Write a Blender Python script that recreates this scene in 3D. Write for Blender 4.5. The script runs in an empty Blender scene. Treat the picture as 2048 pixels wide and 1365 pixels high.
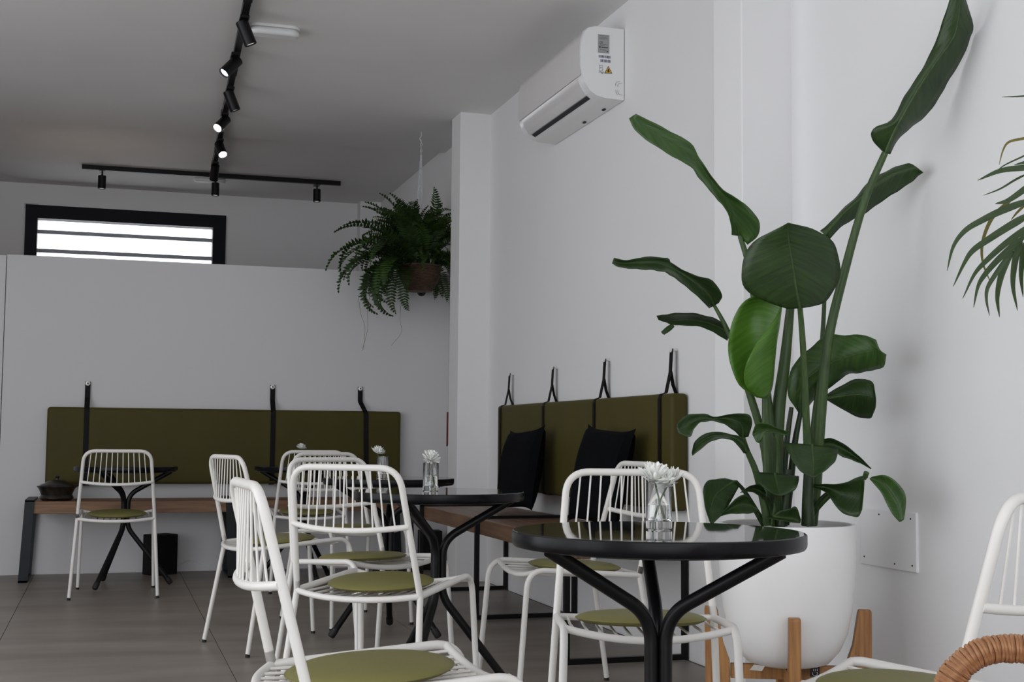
import bpy, bmesh, math, random
from mathutils import Vector, Matrix, Quaternion
random.seed(7)
PI = math.pi
S = bpy.context.scene
COL = S.collection

# ------------------------------------------------------------------ camera
FPX, YAW, PITCH, ROLL, CAMH = 2576.4, 17.362, 4.294, 0.464, 0.90
def cam_axes():
    y, p, r = (math.radians(v) for v in (YAW, PITCH, ROLL))
    fwd = Vector((math.sin(y)*math.cos(p), math.cos(y)*math.cos(p), math.sin(p)))
    right = Vector((math.cos(y), -math.sin(y), 0)); up = right.cross(fwd)
    return math.cos(r)*right + math.sin(r)*up, -math.sin(r)*right + math.cos(r)*up, fwd
CR, CU, CF = cam_axes()
CAMLOC = Vector((0, 0, CAMH))
cd = bpy.data.cameras.new('camera'); cam = bpy.data.objects.new('camera', cd); COL.objects.link(cam)
cd.sensor_width = 36.0; cd.lens = FPX*36.0/2048.0; cd.clip_start = 0.02; cd.clip_end = 200
mw = Matrix((CR, CU, -CF)).transposed().to_4x4(); mw.translation = CAMLOC
cam.matrix_world = mw
S.camera = cam
def at(px, py, d):                       # a point of the photograph at depth d metres
    return CAMLOC + (CR*((px-1024)/FPX) - CU*((py-682.5)/FPX) + CF)*d
def on_x(px, py, x):
    r = CR*((px-1024)/FPX) - CU*((py-682.5)/FPX) + CF
    return CAMLOC + r*(x/r.x)
def on_y(px, py, y):
    r = CR*((px-1024)/FPX) - CU*((py-682.5)/FPX) + CF
    return CAMLOC + r*(y/r.y)
def on_z(px, py, z):
    r = CR*((px-1024)/FPX) - CU*((py-682.5)/FPX) + CF
    return CAMLOC + r*((z-CAMH)/r.z)

# ------------------------------------------------------------------ light
world = bpy.data.worlds.new('world'); S.world = world; world.use_nodes = True
wn = world.node_tree.nodes; wb = wn['Background']
wb.inputs['Color'].default_value = (0.93, 0.96, 1.0, 1); wb.inputs['Strength'].default_value = 1.55
def area(name, loc, rot, sx, sy, power, col, portal=False):
    l = bpy.data.lights.new(name, 'AREA'); l.shape = 'RECTANGLE'; l.size = sx; l.size_y = sy; l.energy = power; l.color = col
    if portal: l.cycles.is_portal = True
    o = bpy.data.objects.new(name, l); COL.objects.link(o); o.location = loc; o.rotation_euler = rot
    return o
ROOM_L, ROOM_F = -2.9, -1.6            # left wall and shop front behind the camera
FX0, FX1, LY0, LY1, GZ0, GZ1 = -2.6, 2.0, 0.3, 6.0, 0.06, 2.86   # glazed openings: front (x range), left side (y range)
area('shopfront_portal', ((FX0+FX1)/2, ROOM_F-0.02, (GZ0+GZ1)/2), (PI/2, 0, 0), FX1-FX0, GZ1-GZ0, 1, (1, 1, 1), True)
area('side_window_portal', (ROOM_L-0.02, (LY0+LY1)/2, (GZ0+GZ1)/2), (PI/2, 0, -PI/2), LY1-LY0, GZ1-GZ0, 1, (1, 1, 1), True)
kl = bpy.data.lights.new('kitchen_lamp', 'POINT'); kl.energy = 1.0; kl.color = (1.0, 0.72, 0.55); kl.shadow_soft_size = 0.12
ko = bpy.data.objects.new('kitchen_lamp', kl); COL.objects.link(ko); ko.location = (-0.15, 9.75, 2.25)     # warm lamp in the room behind the partition
S.view_settings.view_transform = 'Standard'; S.view_settings.look = 'None'
S.view_settings.gamma = 1.0; S.view_settings.use_curve_mapping = False
S.view_settings.exposure = 0.77

# ------------------------------------------------------------------ materials
def mat(name, col, rough=0.5, metal=0.0, spec=0.5, noise=0.0, scale=8.0, bump=0.0, bscale=60.0, trans=0.0, ior=1.45, emit=None, estr=0.0, sss=0.0, stretch=None, col2=None, coat=0.0):
    m = bpy.data.materials.new(name); m.use_nodes = True
    nt = m.node_tree; b = nt.nodes['Principled BSDF']
    b.inputs['Base Color'].default_value = (*col, 1); b.inputs['Roughness'].default_value = rough
    b.inputs['Metallic'].default_value = metal; b.inputs['Specular IOR Level'].default_value = spec
    b.inputs['IOR'].default_value = ior; b.inputs['Transmission Weight'].default_value = trans
    b.inputs['Coat Weight'].default_value = coat
    if emit: b.inputs['Emission Color'].default_value = (*emit, 1); b.inputs['Emission Strength'].default_value = estr
    tc = nt.nodes.new('ShaderNodeTexCoord'); mp = nt.nodes.new('ShaderNodeMapping')
    nt.links.new(tc.outputs['Object'], mp.inputs['Vector'])
    if stretch: mp.inputs['Scale'].default_value = stretch
    nz = nt.nodes.new('ShaderNodeTexNoise'); nz.inputs['Scale'].default_value = scale; nz.inputs['Detail'].default_value = 5
    nt.links.new(mp.outputs['Vector'], nz.inputs['Vector'])
    if noise > 0 or col2:
        cr = nt.nodes.new('ShaderNodeValToRGB')
        c2 = col2 if col2 else tuple(c*(1-noise) for c in col)
        cr.color_ramp.elements[0].color = (*c2, 1); cr.color_ramp.elements[1].color = (*col, 1)
        cr.color_ramp.elements[0].position = 0.35; cr.color_ramp.elements[1].position = 0.65
        nt.links.new(nz.outputs['Fac'], cr.inputs['Fac']); nt.links.new(cr.outputs['Color'], b.inputs['Base Color'])
    if bump > 0:
        n2 = nt.nodes.new('ShaderNodeTexNoise'); n2.inputs['Scale'].default_value = bscale; n2.inputs['Detail'].default_value = 4
        nt.links.new(mp.outputs['Vector'], n2.inputs['Vector'])
        bp = nt.nodes.new('ShaderNodeBump'); bp.inputs['Strength'].default_value = bump; bp.inputs['Distance'].default_value = 0.01
        nt.links.new(n2.outputs['Fac'], bp.inputs['Height']); nt.links.new(bp.outputs['Normal'], b.inputs['Normal'])
    return m
M = {}
M['wall'] = mat('wall_paint', (0.79, 0.785, 0.79), 0.75, noise=0.02, scale=1.5, bump=0.05, bscale=9)
M['ceil'] = mat('ceiling_paint', (0.80, 0.785, 0.775), 0.85, noise=0.05, scale=1.2, bump=0.15, bscale=3)
M['part'] = mat('partition_paint', (0.65, 0.645, 0.655), 0.6, noise=0.02, scale=1.0, bump=0.03, bscale=6)
M['tile'] = mat('floor_tile', (0.275, 0.242, 0.208), 0.42, col2=(0.200, 0.172, 0.146), scale=1.0, stretch=(1.1, 4.2, 1), bump=0.03, bscale=30, spec=0.4)
M['grout'] = mat('grout', (0.10, 0.09, 0.082), 0.9, noise=0.2)
M['chair'] = mat('chair_enamel', (0.76, 0.74, 0.705), 0.42, noise=0.02, scale=30)
M['rubber'] = mat('rubber', (0.012, 0.012, 0.012), 0.6, noise=0.2)
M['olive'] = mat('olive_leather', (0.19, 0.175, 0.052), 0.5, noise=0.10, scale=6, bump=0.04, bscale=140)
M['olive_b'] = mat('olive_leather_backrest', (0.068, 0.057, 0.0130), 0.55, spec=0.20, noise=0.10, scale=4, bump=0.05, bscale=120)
M['black'] = mat('black_metal', (0.006, 0.006, 0.007), 0.36, spec=0.28, noise=0.2, scale=20)
M['blackrim'] = mat('black_rim', (0.005, 0.005, 0.0065), 0.26, spec=0.20, noise=0.15, scale=20)
M['gloss'] = mat('black_glass', (0.006, 0.007, 0.007), 0.035, noise=0.1, scale=4, bump=0.012, bscale=9, spec=0.75)
M['steel_flat'] = mat('dark_steel', (0.014, 0.016, 0.021), 0.45, spec=0.35, noise=0.3, scale=12)
M['strap'] = mat('strap', (0.007, 0.0055, 0.005), 0.6, spec=0.2, noise=0.2, scale=30)
M['rivet'] = mat('rivet', (0.82, 0.82, 0.80), 0.3, metal=0.2, noise=0.05)
M['pillow'] = mat('black_cotton', (0.004, 0.0045, 0.006), 0.9, noise=0.2, scale=10, bump=0.3, bscale=14, spec=0.08)
M['wood'] = mat('bench_wood', (0.285, 0.160, 0.088), 0.5, col2=(0.175, 0.090, 0.046), scale=2.2, stretch=(1.6, 22, 22), bump=0.06, bscale=40)
M['wood_y'] = mat('bench_wood_long', (0.205, 0.115, 0.066), 0.45, col2=(0.120, 0.062, 0.034), scale=2.2, stretch=(22, 1.6, 22), bump=0.06, bscale=40)
M['endgrain'] = mat('end_grain', (0.30, 0.17, 0.085), 0.7, col2=(0.14, 0.07, 0.03), scale=45, bump=0.4, bscale=60)
M['teak'] = mat('stand_wood', (0.44, 0.215, 0.070), 0.5, col2=(0.25, 0.105, 0.032), scale=2.5, stretch=(30, 30, 2.2), bump=0.05)
M['planter'] = mat('planter_white', (0.87, 0.86, 0.855), 0.42, noise=0.03, scale=3)
M['soil'] = mat('soil', (0.03, 0.022, 0.015), 0.95, noise=0.4, scale=60, bump=0.6)
M['ac'] = mat('ac_plastic', (0.82, 0.82, 0.82), 0.22, noise=0.01)
M['ac_g'] = mat('ac_panel', (0.66, 0.64, 0.64), 0.14, noise=0.02)
M['acl'] = mat('label_grey', (0.34, 0.35, 0.35), 0.5, noise=0.1)
M['ink'] = mat('ink', (0.02, 0.02, 0.025), 0.6, noise=0.1)
M['inkb'] = mat('ink_barcode', (0.08, 0.07, 0.16), 0.6, noise=0.1)
M['yellow'] = mat('warning_yellow', (0.75, 0.42, 0.05), 0.5, noise=0.05)
M['white'] = mat('white_plastic', (0.80, 0.80, 0.80), 0.35, noise=0.02)
M['frame'] = mat('window_frame', (0.004, 0.005, 0.010), 0.5, spec=0.2, noise=0.2)
M['bar'] = mat('window_bar', (0.50, 0.53, 0.58), 0.5, noise=0.1)
M['pane'] = mat('window_glass', (1, 1, 1), 0.0, noise=0.01, trans=1.0, ior=1.02, spec=0.2)
M['lamp'] = mat('lamp_lit', (1, 1, 1), 0.4, noise=0.01, emit=(1.0, 0.98, 0.92), estr=14.0)
M['lamp2'] = mat('lamp_dim', (0.8, 0.8, 0.85), 0.4, noise=0.01, emit=(0.85, 0.85, 1.0), estr=0.75)
M['lamp3'] = mat('lamp_low', (0.7, 0.7, 0.7), 0.4, noise=0.01, emit=(1.0, 0.98, 0.95), estr=0.35)
M['chain'] = mat('chain_steel', (0.72, 0.73, 0.75), 0.35, metal=0.2, noise=0.1)
M['basket'] = mat('basket_wicker', (0.17, 0.105, 0.070), 0.8, col2=(0.075, 0.045, 0.028), scale=30, stretch=(1, 1, 5), bump=0.5, bscale=70)
M['rattan'] = mat('rattan', (0.44, 0.225, 0.105), 0.5, col2=(0.25, 0.105, 0.045), scale=60, bump=0.2, bscale=120)
M['ceramic'] = mat('dark_metal_pot', (0.06, 0.05, 0.042), 0.28, metal=0.6, noise=0.5, scale=25, bump=0.15, bscale=30)
M['speaker'] = mat('black_box', (0.008, 0.008, 0.009), 0.7, spec=0.25, noise=0.2, scale=30)
M['red'] = mat('red_plate', (0.16, 0.02, 0.02), 0.5, noise=0.4, scale=30)
M['glass'] = mat('clear_glass', (1, 1, 1), 0.0, noise=0.001, trans=1.0, ior=1.47)
M['water'] = mat('water', (0.97, 1, 0.98), 0.0, noise=0.001, trans=1.0, ior=1.33)
M['petal'] = mat('petal', (0.93, 0.935, 0.90), 0.6, noise=0.05, scale=40)
M['petalc'] = mat('flower_heart', (0.72, 0.75, 0.30), 0.6, noise=0.1, scale=40)
M['stemg'] = mat('flower_stem', (0.05, 0.12, 0.03), 0.5, noise=0.2)
M['root'] = mat('dry_root', (0.22, 0.17, 0.13), 0.9, noise=0.2)
M['dome'] = mat('black_dome', (0.006, 0.006, 0.010), 0.08, noise=0.1)
M['tag'] = mat('tag_black', (0.012, 0.012, 0.012), 0.6, noise=0.1)
M['paper'] = mat('tag_paper', (0.45, 0.42, 0.39), 0.7, noise=0.1, scale=30)

def leafmat(name, col, col2, rough, transl):
    m = bpy.data.materials.new(name); m.use_nodes = True; nt = m.node_tree; b = nt.nodes['Principled BSDF']
    b.inputs['Roughness'].default_value = rough
    uv = nt.nodes.new('ShaderNodeUVMap'); mp = nt.nodes.new('ShaderNodeMapping'); nt.links.new(uv.outputs['UV'], mp.inputs['Vector'])
    mp.inputs['Scale'].default_value = (1.2, 16, 1)
    nz = nt.nodes.new('ShaderNodeTexNoise'); nz.inputs['Scale'].default_value = 1.6; nz.inputs['Detail'].default_value = 3
    nt.links.new(mp.outputs['Vector'], nz.inputs['Vector'])
    cr = nt.nodes.new('ShaderNodeValToRGB'); cr.color_ramp.elements[0].color = (*col2, 1); cr.color_ramp.elements[1].color = (*col, 1)
    cr.color_ramp.elements[0].position = 0.35; cr.color_ramp.elements[1].position = 0.65
    nt.links.new(nz.outputs['Fac'], cr.inputs['Fac']); nt.links.new(cr.outputs['Color'], b.inputs['Base Color'])
    bp = nt.nodes.new('ShaderNodeBump'); bp.inputs['Strength'].default_value = 0.25; bp.inputs['Distance'].default_value = 0.004
    nt.links.new(nz.outputs['Fac'], bp.inputs['Height']); nt.links.new(bp.outputs['Normal'], b.inputs['Normal'])
    tr = nt.nodes.new('ShaderNodeBsdfTranslucent'); nt.links.new(cr.outputs['Color'], tr.inputs['Color'])
    mx = nt.nodes.new('ShaderNodeMixShader'); mx.inputs['Fac'].default_value = transl
    nt.links.new(b.outputs['BSDF'], mx.inputs[1]); nt.links.new(tr.outputs['BSDF'], mx.inputs[2])
    nt.links.new(mx.outputs['Shader'], nt.nodes['Material Output'].inputs['Surface'])
    return m
M['leaf'] = leafmat('leaf_dark', (0.034, 0.072, 0.016), (0.018, 0.043, 0.010), 0.40, 0.20)
M['leaf_b'] = leafmat('leaf_bright', (0.115, 0.27, 0.030), (0.075, 0.19, 0.020), 0.33, 0.30)
M['leaf_m'] = leafmat('leaf_mid', (0.060, 0.135, 0.026), (0.035, 0.085, 0.018), 0.38, 0.22)
M['fern'] = leafmat('fern_leaf', (0.030, 0.066, 0.012), (0.016, 0.038, 0.008), 0.55, 0.25)
M['fern_l'] = leafmat('fern_leaf_light', (0.055, 0.110, 0.018), (0.030, 0.070, 0.012), 0.55, 0.3)
M['palm'] = leafmat('palm_leaf', (0.055, 0.095, 0.030), (0.030, 0.058, 0.018), 0.45, 0.2)
M['palmdry'] = leafmat('palm_leaf_dry', (0.24, 0.20, 0.045), (0.12, 0.10, 0.03), 0.6, 0.2)
M['stalk'] = mat('stalk_green', (0.052, 0.095, 0.024), 0.45, col2=(0.030, 0.060, 0.016), scale=3, stretch=(40, 40, 1.5))
M['stalk_d'] = mat('stalk_dark', (0.026, 0.048, 0.014), 0.45, col2=(0.014, 0.028, 0.009), scale=3, stretch=(40, 40, 1.5))

# ------------------------------------------------------------------ mesh helpers
class MB:
    def __init__(s): s.v = []; s.f = []; s.uv = {}
    def add(s, vs, fs):
        o = len(s.v); s.v += [tuple(v) for v in vs]; s.f += [tuple(i+o for i in f) for f in fs]; return s
    def box(s, a, b, T=None):
        x0, y0, z0 = a; x1, y1, z1 = b
        vs = [Vector(p) for p in ((x0,y0,z0),(x1,y0,z0),(x1,y1,z0),(x0,y1,z0),(x0,y0,z1),(x1,y0,z1),(x1,y1,z1),(x0,y1,z1))]
        if T: vs = [T @ v for v in vs]
        return s.add(vs, [(3,2,1,0),(4,5,6,7),(0,1,5,4),(1,2,6,5),(2,3,7,6),(3,0,4,7)])
    def tube(s, path, r, n=10, caps=True, closed=False):
        P = [Vector(p) for p in path]; m = len(P)
        R = r if isinstance(r, (list, tuple)) else [r]*m
        tang = []
        for i in range(m):
            a = P[(i-1) % m] if (closed or i > 0) else P[i]; b = P[(i+1) % m] if (closed or i < m-1) else P[i]
            t = (b-a); tang.append(t.normalized() if t.length > 1e-9 else Vector((0,0,1)))
        u = tang[0].orthogonal().normalized(); vs = []
        for i in range(m):
            if i: 
                q = tang[i-1].rotation_difference(tang[i]); u = (q @ u).normalized()
            w = tang[i].cross(u).normalized(); u = w.cross(tang[i]).normalized()
            for k in range(n):
                a = 2*PI*k/n; vs.append(P[i] + (u*math.cos(a) + w*math.sin(a))*R[i])
        fs = []
        for i in range(m if closed else m-1):
            j = (i+1) % m
            for k in range(n):
                k2 = (k+1) % n; fs.append((i*n+k, i*n+k2, j*n+k2, j*n+k))
        if caps and not closed:
            fs.append(tuple(range(n-1, -1, -1))); fs.append(tuple(range((m-1)*n, m*n)))
        return s.add(vs, fs)
    def lathe(s, prof, n=32, c=(0,0,0), T=None, closed=False):
        vs = []; fs = []; m = len(prof)
        for r, z in prof:
            for k in range(n):
                a = 2*PI*k/n; p = Vector((c[0]+r*math.cos(a), c[1]+r*math.sin(a), c[2]+z)); vs.append(T @ p if T else p)
        for i in range(m if closed else m-1):
            j = (i+1) % m
            for k in range(n):
                k2 = (k+1) % n; fs.append((i*n+k, i*n+k2, j*n+k2, j*n+k))
        if not closed:
            if prof[0][0] > 1e-6: fs.append(tuple(range(n-1, -1, -1)))
            if prof[-1][0] > 1e-6: fs.append(tuple(range((m-1)*n, m*n)))
        return s.add(vs, fs)
    def prism(s, poly, axis, a, b):              # poly: 2-D outline extruded along an axis
        vs = []
        for t in (a, b):
            for p in poly:
                vs.append({'x': (t, p[0], p[1]), 'y': (p[0], t, p[1]), 'z': (p[0], p[1], t)}[axis])
        n = len(poly); fs = [tuple(range(n)), tuple(range(2*n-1, n-1, -1))]
        for i in range(n):
            j = (i+1) % n; fs.append((i, j, n+j, n+i))
        return s.add(vs, fs)
    def mesh(s, name, m, smooth=True):
        me = bpy.data.meshes.new(name); me.from_pydata(s.v, [], s.f); me.update()
        bm = bmesh.new(); bm.from_mesh(me); bmesh.ops.remove_doubles(bm, verts=bm.verts, dist=1e-6)
        bmesh.ops.recalc_face_normals(bm, faces=bm.faces); bm.to_mesh(me); bm.free()
        me.materials.append(m)
        if smooth:
            for p in me.polygons: p.use_smooth = True
            try: me.set_sharp_from_angle(angle=math.radians(38))
            except Exception: pass
        return me
    def build(s, name, m, parent=None, smooth=True, bevel=0.0):
        o = bpy.data.objects.new(name, s.mesh(name, m, smooth)); COL.objects.link(o)
        if parent: o.parent = parent
        if bevel > 0:
            bv = o.modifiers.new('bevel', 'BEVEL'); bv.width = bevel; bv.segments = 3; bv.limit_method = 'ANGLE'; bv.angle_limit = math.radians(40)
        return o
def empty(name, loc=(0,0,0), rz=0.0, label=None, cat=None, group=None):
    o = bpy.data.objects.new(name, None); COL.objects.link(o); o.location = loc; o.rotation_euler = (0,0,rz); o.empty_display_size = 0.05
    return tag(o, label, cat, group) if label else o
def tag(o, label=None, cat=None, group=None, kind=None):
    if label: o['label'] = label
    if cat: o['category'] = cat
    if group: o['group'] = group
    if kind: o['kind'] = kind
    return o
def struct(name, mb, m, parent=None, smooth=False, bevel=0.0):
    o = mb.build(name, m, parent, smooth, bevel)
    if not parent: o['kind'] = 'structure'
    return o
def inst(name, me, parent=None, loc=(0,0,0), rot=None, scale=None):
    o = bpy.data.objects.new(name, me); COL.objects.link(o); o.location = loc
    if rot is not None:
        if isinstance(rot, Quaternion): o.rotation_mode = 'QUATERNION'; o.rotation_quaternion = rot
        else: o.rotation_euler = rot
    if scale is not None: o.scale = scale if isinstance(scale, (tuple, list)) else (scale,)*3
    if parent: o.parent = parent
    return o
def copy_tree(o, parent=None):
    c = o.copy(); COL.objects.link(c); c.parent = parent
    for ch in list(o.children): copy_tree(ch, c)
    return c
def fillet(pts, rad, n=6):
    P = [Vector(p) for p in pts]; out = [P[0]]
    rads = rad if isinstance(rad, (list, tuple)) else [rad]*(len(P)-2)
    for i in range(1, len(P)-1):
        a, b, c = P[i-1], P[i], P[i+1]; u = (a-b).normalized(); v = (c-b).normalized()
        ang = u.angle(v); r = rads[i-1]
        if r <= 0 or ang > PI-0.02: out.append(b); continue
        d = min(r/math.tan(ang/2), (a-b).length*0.49, (c-b).length*0.49)
        p0, p1 = b+u*d, b+v*d
        for k in range(n+1):
            t = k/n; out.append(p0*(1-t)**2 + b*2*t*(1-t) + p1*t*t)
    out.append(P[-1]); return out
def cr_spline(P, n):
    P = [Vector(p) for p in P]; out = []
    for i in range(len(P)-1):
        p0 = P[i-1] if i > 0 else P[i]*2-P[i+1]; p1, p2 = P[i], P[i+1]; p3 = P[i+2] if i+2 < len(P) else P[i+1]*2-P[i]
        for k in range(n):
            t = k/n
            out.append(0.5*((2*p1)+(p2-p0)*t+(2*p0-5*p1+4*p2-p3)*t*t+(3*p1-p0-3*p2+p3)*t**3))
    out.append(P[-1]); return out
def sheet(rows, nu=4, nv=4):                     # rows of 3-D points -> smooth surface (u along rows, v across)
    rows = [cr_spline(r, nv) for r in rows]
    cols = [cr_spline([r[j] for r in rows], nu) for j in range(len(rows[0]))]
    return [[cols[j][i] for j in range(len(cols))] for i in range(len(cols[0]))]
def leaf_mesh(name, grid, m, thick=0.0012):
    nr, nc = len(grid), len(grid[0]); vs = [p for r in grid for p in r]
    fs = [(i*nc+j, i*nc+j+1, (i+1)*nc+j+1, (i+1)*nc+j) for i in range(nr-1) for j in range(nc-1)]
    me = bpy.data.meshes.new(name); me.from_pydata([tuple(v) for v in vs], [], fs); me.update()
    uvl = me.uv_layers.new(name='UVMap')
    for lp in me.loops:
        i, j = divmod(lp.vertex_index, nc); uvl.data[lp.index].uv = (j/(nc-1), i/(nr-1) + 0.35*abs(j/(nc-1)-0.5))
    me.materials.append(m)
    for p in me.polygons: p.use_smooth = True
    return me

# ------------------------------------------------------------------ the room
XW, YP, YB, CZ, CZ2, YSTEP = 2.30, 8.855, 11.5, 2.978, 3.015, 9.04
flo = struct('floor', MB().box((ROOM_L, ROOM_F, -0.12), (XW, YB+0.2, -0.004)), M['grout'])
tile_meshes = {}
xs = [0.48 + 0.9*k for k in range(-6, 3)]; ys = [-3.15, 0.85, 4.85, 8.85, 12.85]
for i in range(len(xs)-1):
    for j in range(len(ys)-1):
        x0, x1 = max(xs[i], ROOM_L), min(xs[i+1], XW); y0, y1 = max(ys[j], ROOM_F), min(ys[j+1], YB)
        if x1-x0 < 0.05 or y1-y0 < 0.05: continue
        MB().box((x0+0.0015, y0+0.0015, -0.01), (x1-0.0015, y1-0.0015, 0.0)).build('floor_tile', M['tile'], flo, False)
struct('ceiling', MB().box((ROOM_L, ROOM_F, CZ), (XW, YSTEP, 3.2)), M['ceil'])
struct('ceiling', MB().box((ROOM_L, YSTEP, CZ2), (XW, YB+0.2, 3.2)), M['ceil'])
struct('wall_right', MB().box((XW, ROOM_F, -0.1), (XW+0.2, YB+0.2, 3.2)), M['wall'])
lw = MB()
lw.box((ROOM_L-0.2, ROOM_F, -0.1), (ROOM_L, LY0, 3.2)).box((ROOM_L-0.2, LY1, -0.1), (ROOM_L, YB+0.2, 3.2)).box((ROOM_L-0.2, LY0, GZ1), (ROOM_L, LY1, 3.2)).box((ROOM_L-0.2, LY0, -0.1), (ROOM_L, LY1, GZ0))
struct('wall_left', lw, M['wall'])
# back wall with a high window opening
WX0, WX1, WZ0, WZ1 = -0.714, 0.941, 2.20, 2.83
bw = MB()
bw.box((ROOM_L, YB, -0.1), (WX0, YB+0.2, 3.2)).box((WX1, YB, -0.1), (XW, YB+0.2, 3.2)).box((WX0, YB, -0.1), (WX1, YB+0.2, WZ0)).box((WX0, YB, WZ1), (WX1, YB+0.2, 3.2))
struct('wall_back', bw, M['wall'])
struct('wall_pillar', MB().box((2.098, 7.849, -0.02), (XW+0.03, 8.07, CZ+0.03)), M['wall'], bevel=0.004)
struct('wall_pillar', MB().box((2.103, 4.03, -0.02), (XW+0.03, 4.252, CZ+0.03)), M['wall'], bevel=0.004)
struct('wall_pillar', MB().box((2.08+0.03, 11.36, -0.02), (XW+0.03, YB+0.03, CZ2+0.03)), M['wall'], bevel=0.004)
# free-standing partition, two panels with a seam
pa = struct('wall_partition', MB().box((-0.652, YP, 0), (XW, YP+0.10, 2.056)), M['part'], bevel=0.003)
MB().box((ROOM_L, YP+0.002, 0), (-0.656, YP+0.10, 2.050)).build('panel', M['part'], pa, False, 0.003)
# shop front behind the camera: posts and lintel around the open glazing
sf = MB()
sf.box((ROOM_L, ROOM_F-0.15, 0), (FX0, ROOM_F, 3.2)).box((FX1, ROOM_F-0.15, 0), (XW, ROOM_F, 3.2)).box((FX0, ROOM_F-0.15, GZ1), (FX1, ROOM_F, 3.2)).box((FX0, ROOM_F-0.15, -0.1), (FX1, ROOM_F, GZ0))
struct('wall_front', sf, M['wall'])
# window in the back wall
win = empty('window_1'); win['kind'] = 'structure'
fr = MB(); f0 = YB-0.03; f1 = YB+0.10; OX0, OX1, OZ0, OZ1 = -0.617, 0.831, 2.30, 2.718
fr.box((WX0, f0, WZ0), (OX0, f1, WZ1)).box((OX1, f0, WZ0), (WX1, f1, WZ1)).box((OX0, f0, OZ1), (OX1, f1, WZ1)).box((OX0, f0, WZ0), (OX1, f1, OZ0))
fr.build('window_frame', M['frame'], win, False)
MB().box((OX0, YB+0.045, OZ0), (OX1, YB+0.049, OZ1)).build('window_pane', M['pane'], win, False)
for z in (2.617, 2.455):
    MB().box((OX0, YB+0.06, z-0.016), (OX1, YB+0.085, z+0.016)).build('window_bar', M['bar'], win, False)
MB().box((WX0-0.012, YB-0.012, WZ1-0.03), (WX0+0.10, YB, WZ1+0.012)).build('masking_strip', M['bar'], win, False)

# ------------------------------------------------------------------ chairs
K = dict(wT=.176, yT=-.093, zT=.809, wB=.191, yB=-.055, zB=.639, wS=.206, zS=.434, wR=.232, yR=-.073, wQ=.199, yQ=.402, zQ=.463, wF=.212, yF=.440)
TR_ = 0.0098
def make_chair():
    k = K; root = empty('metal_chair')
    def s(n, sg):
        return {'T': (sg*k['wT'], k['yT'], k['zT']), 'B': (sg*k['wB'], k['yB'], k['zB']), 'S': (sg*k['wS'], 0, k['zS']),
                'R': (sg*k['wR'], k['yR'], 0.012), 'Q': (sg*k['wQ'], k['yQ'], k['zQ']), 'F': (sg*k['wF'], k['yF'], 0.012)}[n]
    full = fillet([s('S',-1), s('T',-1), s('T',1), s('S',1)], 0.068, 10)
    MB().tube(full, TR_, 12).build('back_frame', M['chair'], root)
    for sg in (-1, 1):
        S0 = Vector(s('S', sg)); R0 = Vector(s('R', sg)); up = (Vector(s('T', sg))-S0).normalized()
        lg = MB().tube(fillet([S0+up*0.03, S0, R0], 0.03, 5), TR_, 12).build('leg', M['chair'], root)
        MB().tube([R0+Vector((0,0,0.003)), R0-Vector((0,0,0.012))], TR_*0.98, 12).build('foot', M['rubber'], lg)
    rail = lambda u, w, y, z, bulge, dip: Vector((u*w, y-bulge*(1-abs(u)**2.4), z-dip*(1-u*u)))
    N = 20
    MB().tube([rail(-1+2*i/N, k['wB'], k['yB'], k['zB'], 0.042, 0.014) for i in range(N+1)], 0.0088, 10).build('back_rail', M['chair'], root)
    slat = None
    for i in range(11):
        u = -1+2*i/10
        a = Vector((u*k['wT']*0.79, k['yT'], k['zT'])); b = rail(u*0.82, k['wB'], k['yB'], k['zB'], 0.042, 0.014)
        MB().tube([a, b], 0.0026, 6, caps=False).build('back_slat', M['chair'], root)
    # seat: side rails run on into the front legs
    mb = MB()
    for sg in (-1, 1):
        path = fillet([s('S', sg), s('Q', sg), s('F', sg)], 0.066, 10)
        cut = len(path)-2
        mb.tube(path[:cut+1], TR_, 12)
        lg = MB().tube([path[cut-1], path[cut], path[-1]], TR_, 12).build('leg', M['chair'], root)
        F0 = Vector(path[-1])
        MB().tube([F0+Vector((0,0,0.003)), F0-Vector((0,0,0.012))], TR_*0.98, 12).build('foot', M['rubber'], lg)
    rear = lambda u: rail(u, k['wS'], 0, k['zS'], 0.058, 0.012)
    yf = k['yQ']-0.034; zf = k['zQ']-0.006
    front = lambda u: Vector((u*k['wQ'], yf+0.010*(1-u*u), zf-0.026*(1-u*u)**1.0))
    mb.tube([rear(-1+2*i/N) for i in range(N+1)], 0.0092, 10)
    mb.tube([front(-1+2*i/N) for i in range(N+1)], 0.0092, 10)
    mb.build('seat_frame', M['chair'], root)
    for i in range(11):
        u = (-1+2*i/10)*0.86
        a, b = rear(u), front(u); m1 = a.lerp(b, 0.35)-Vector((0,0,0.006)); m2 = a.lerp(b, 0.75)-Vector((0,0,0.002))
        MB().tube([a, m1, m2, b], 0.0036, 6, caps=False).build('seat_rod', M['chair'], root)
    return root
def cushion_mesh():
    prof = [(0.0, -0.002), (0.10, -0.002), (0.146, 0.000), (0.158, 0.005), (0.162, 0.009), (0.162, 0.011), (0.157, 0.015), (0.140, 0.0205), (0.106, 0.0245), (0.06, 0.0265), (0.0, 0.027)]
    return MB().lathe(prof, 48).mesh('seat_cushion', M['olive'])
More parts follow.
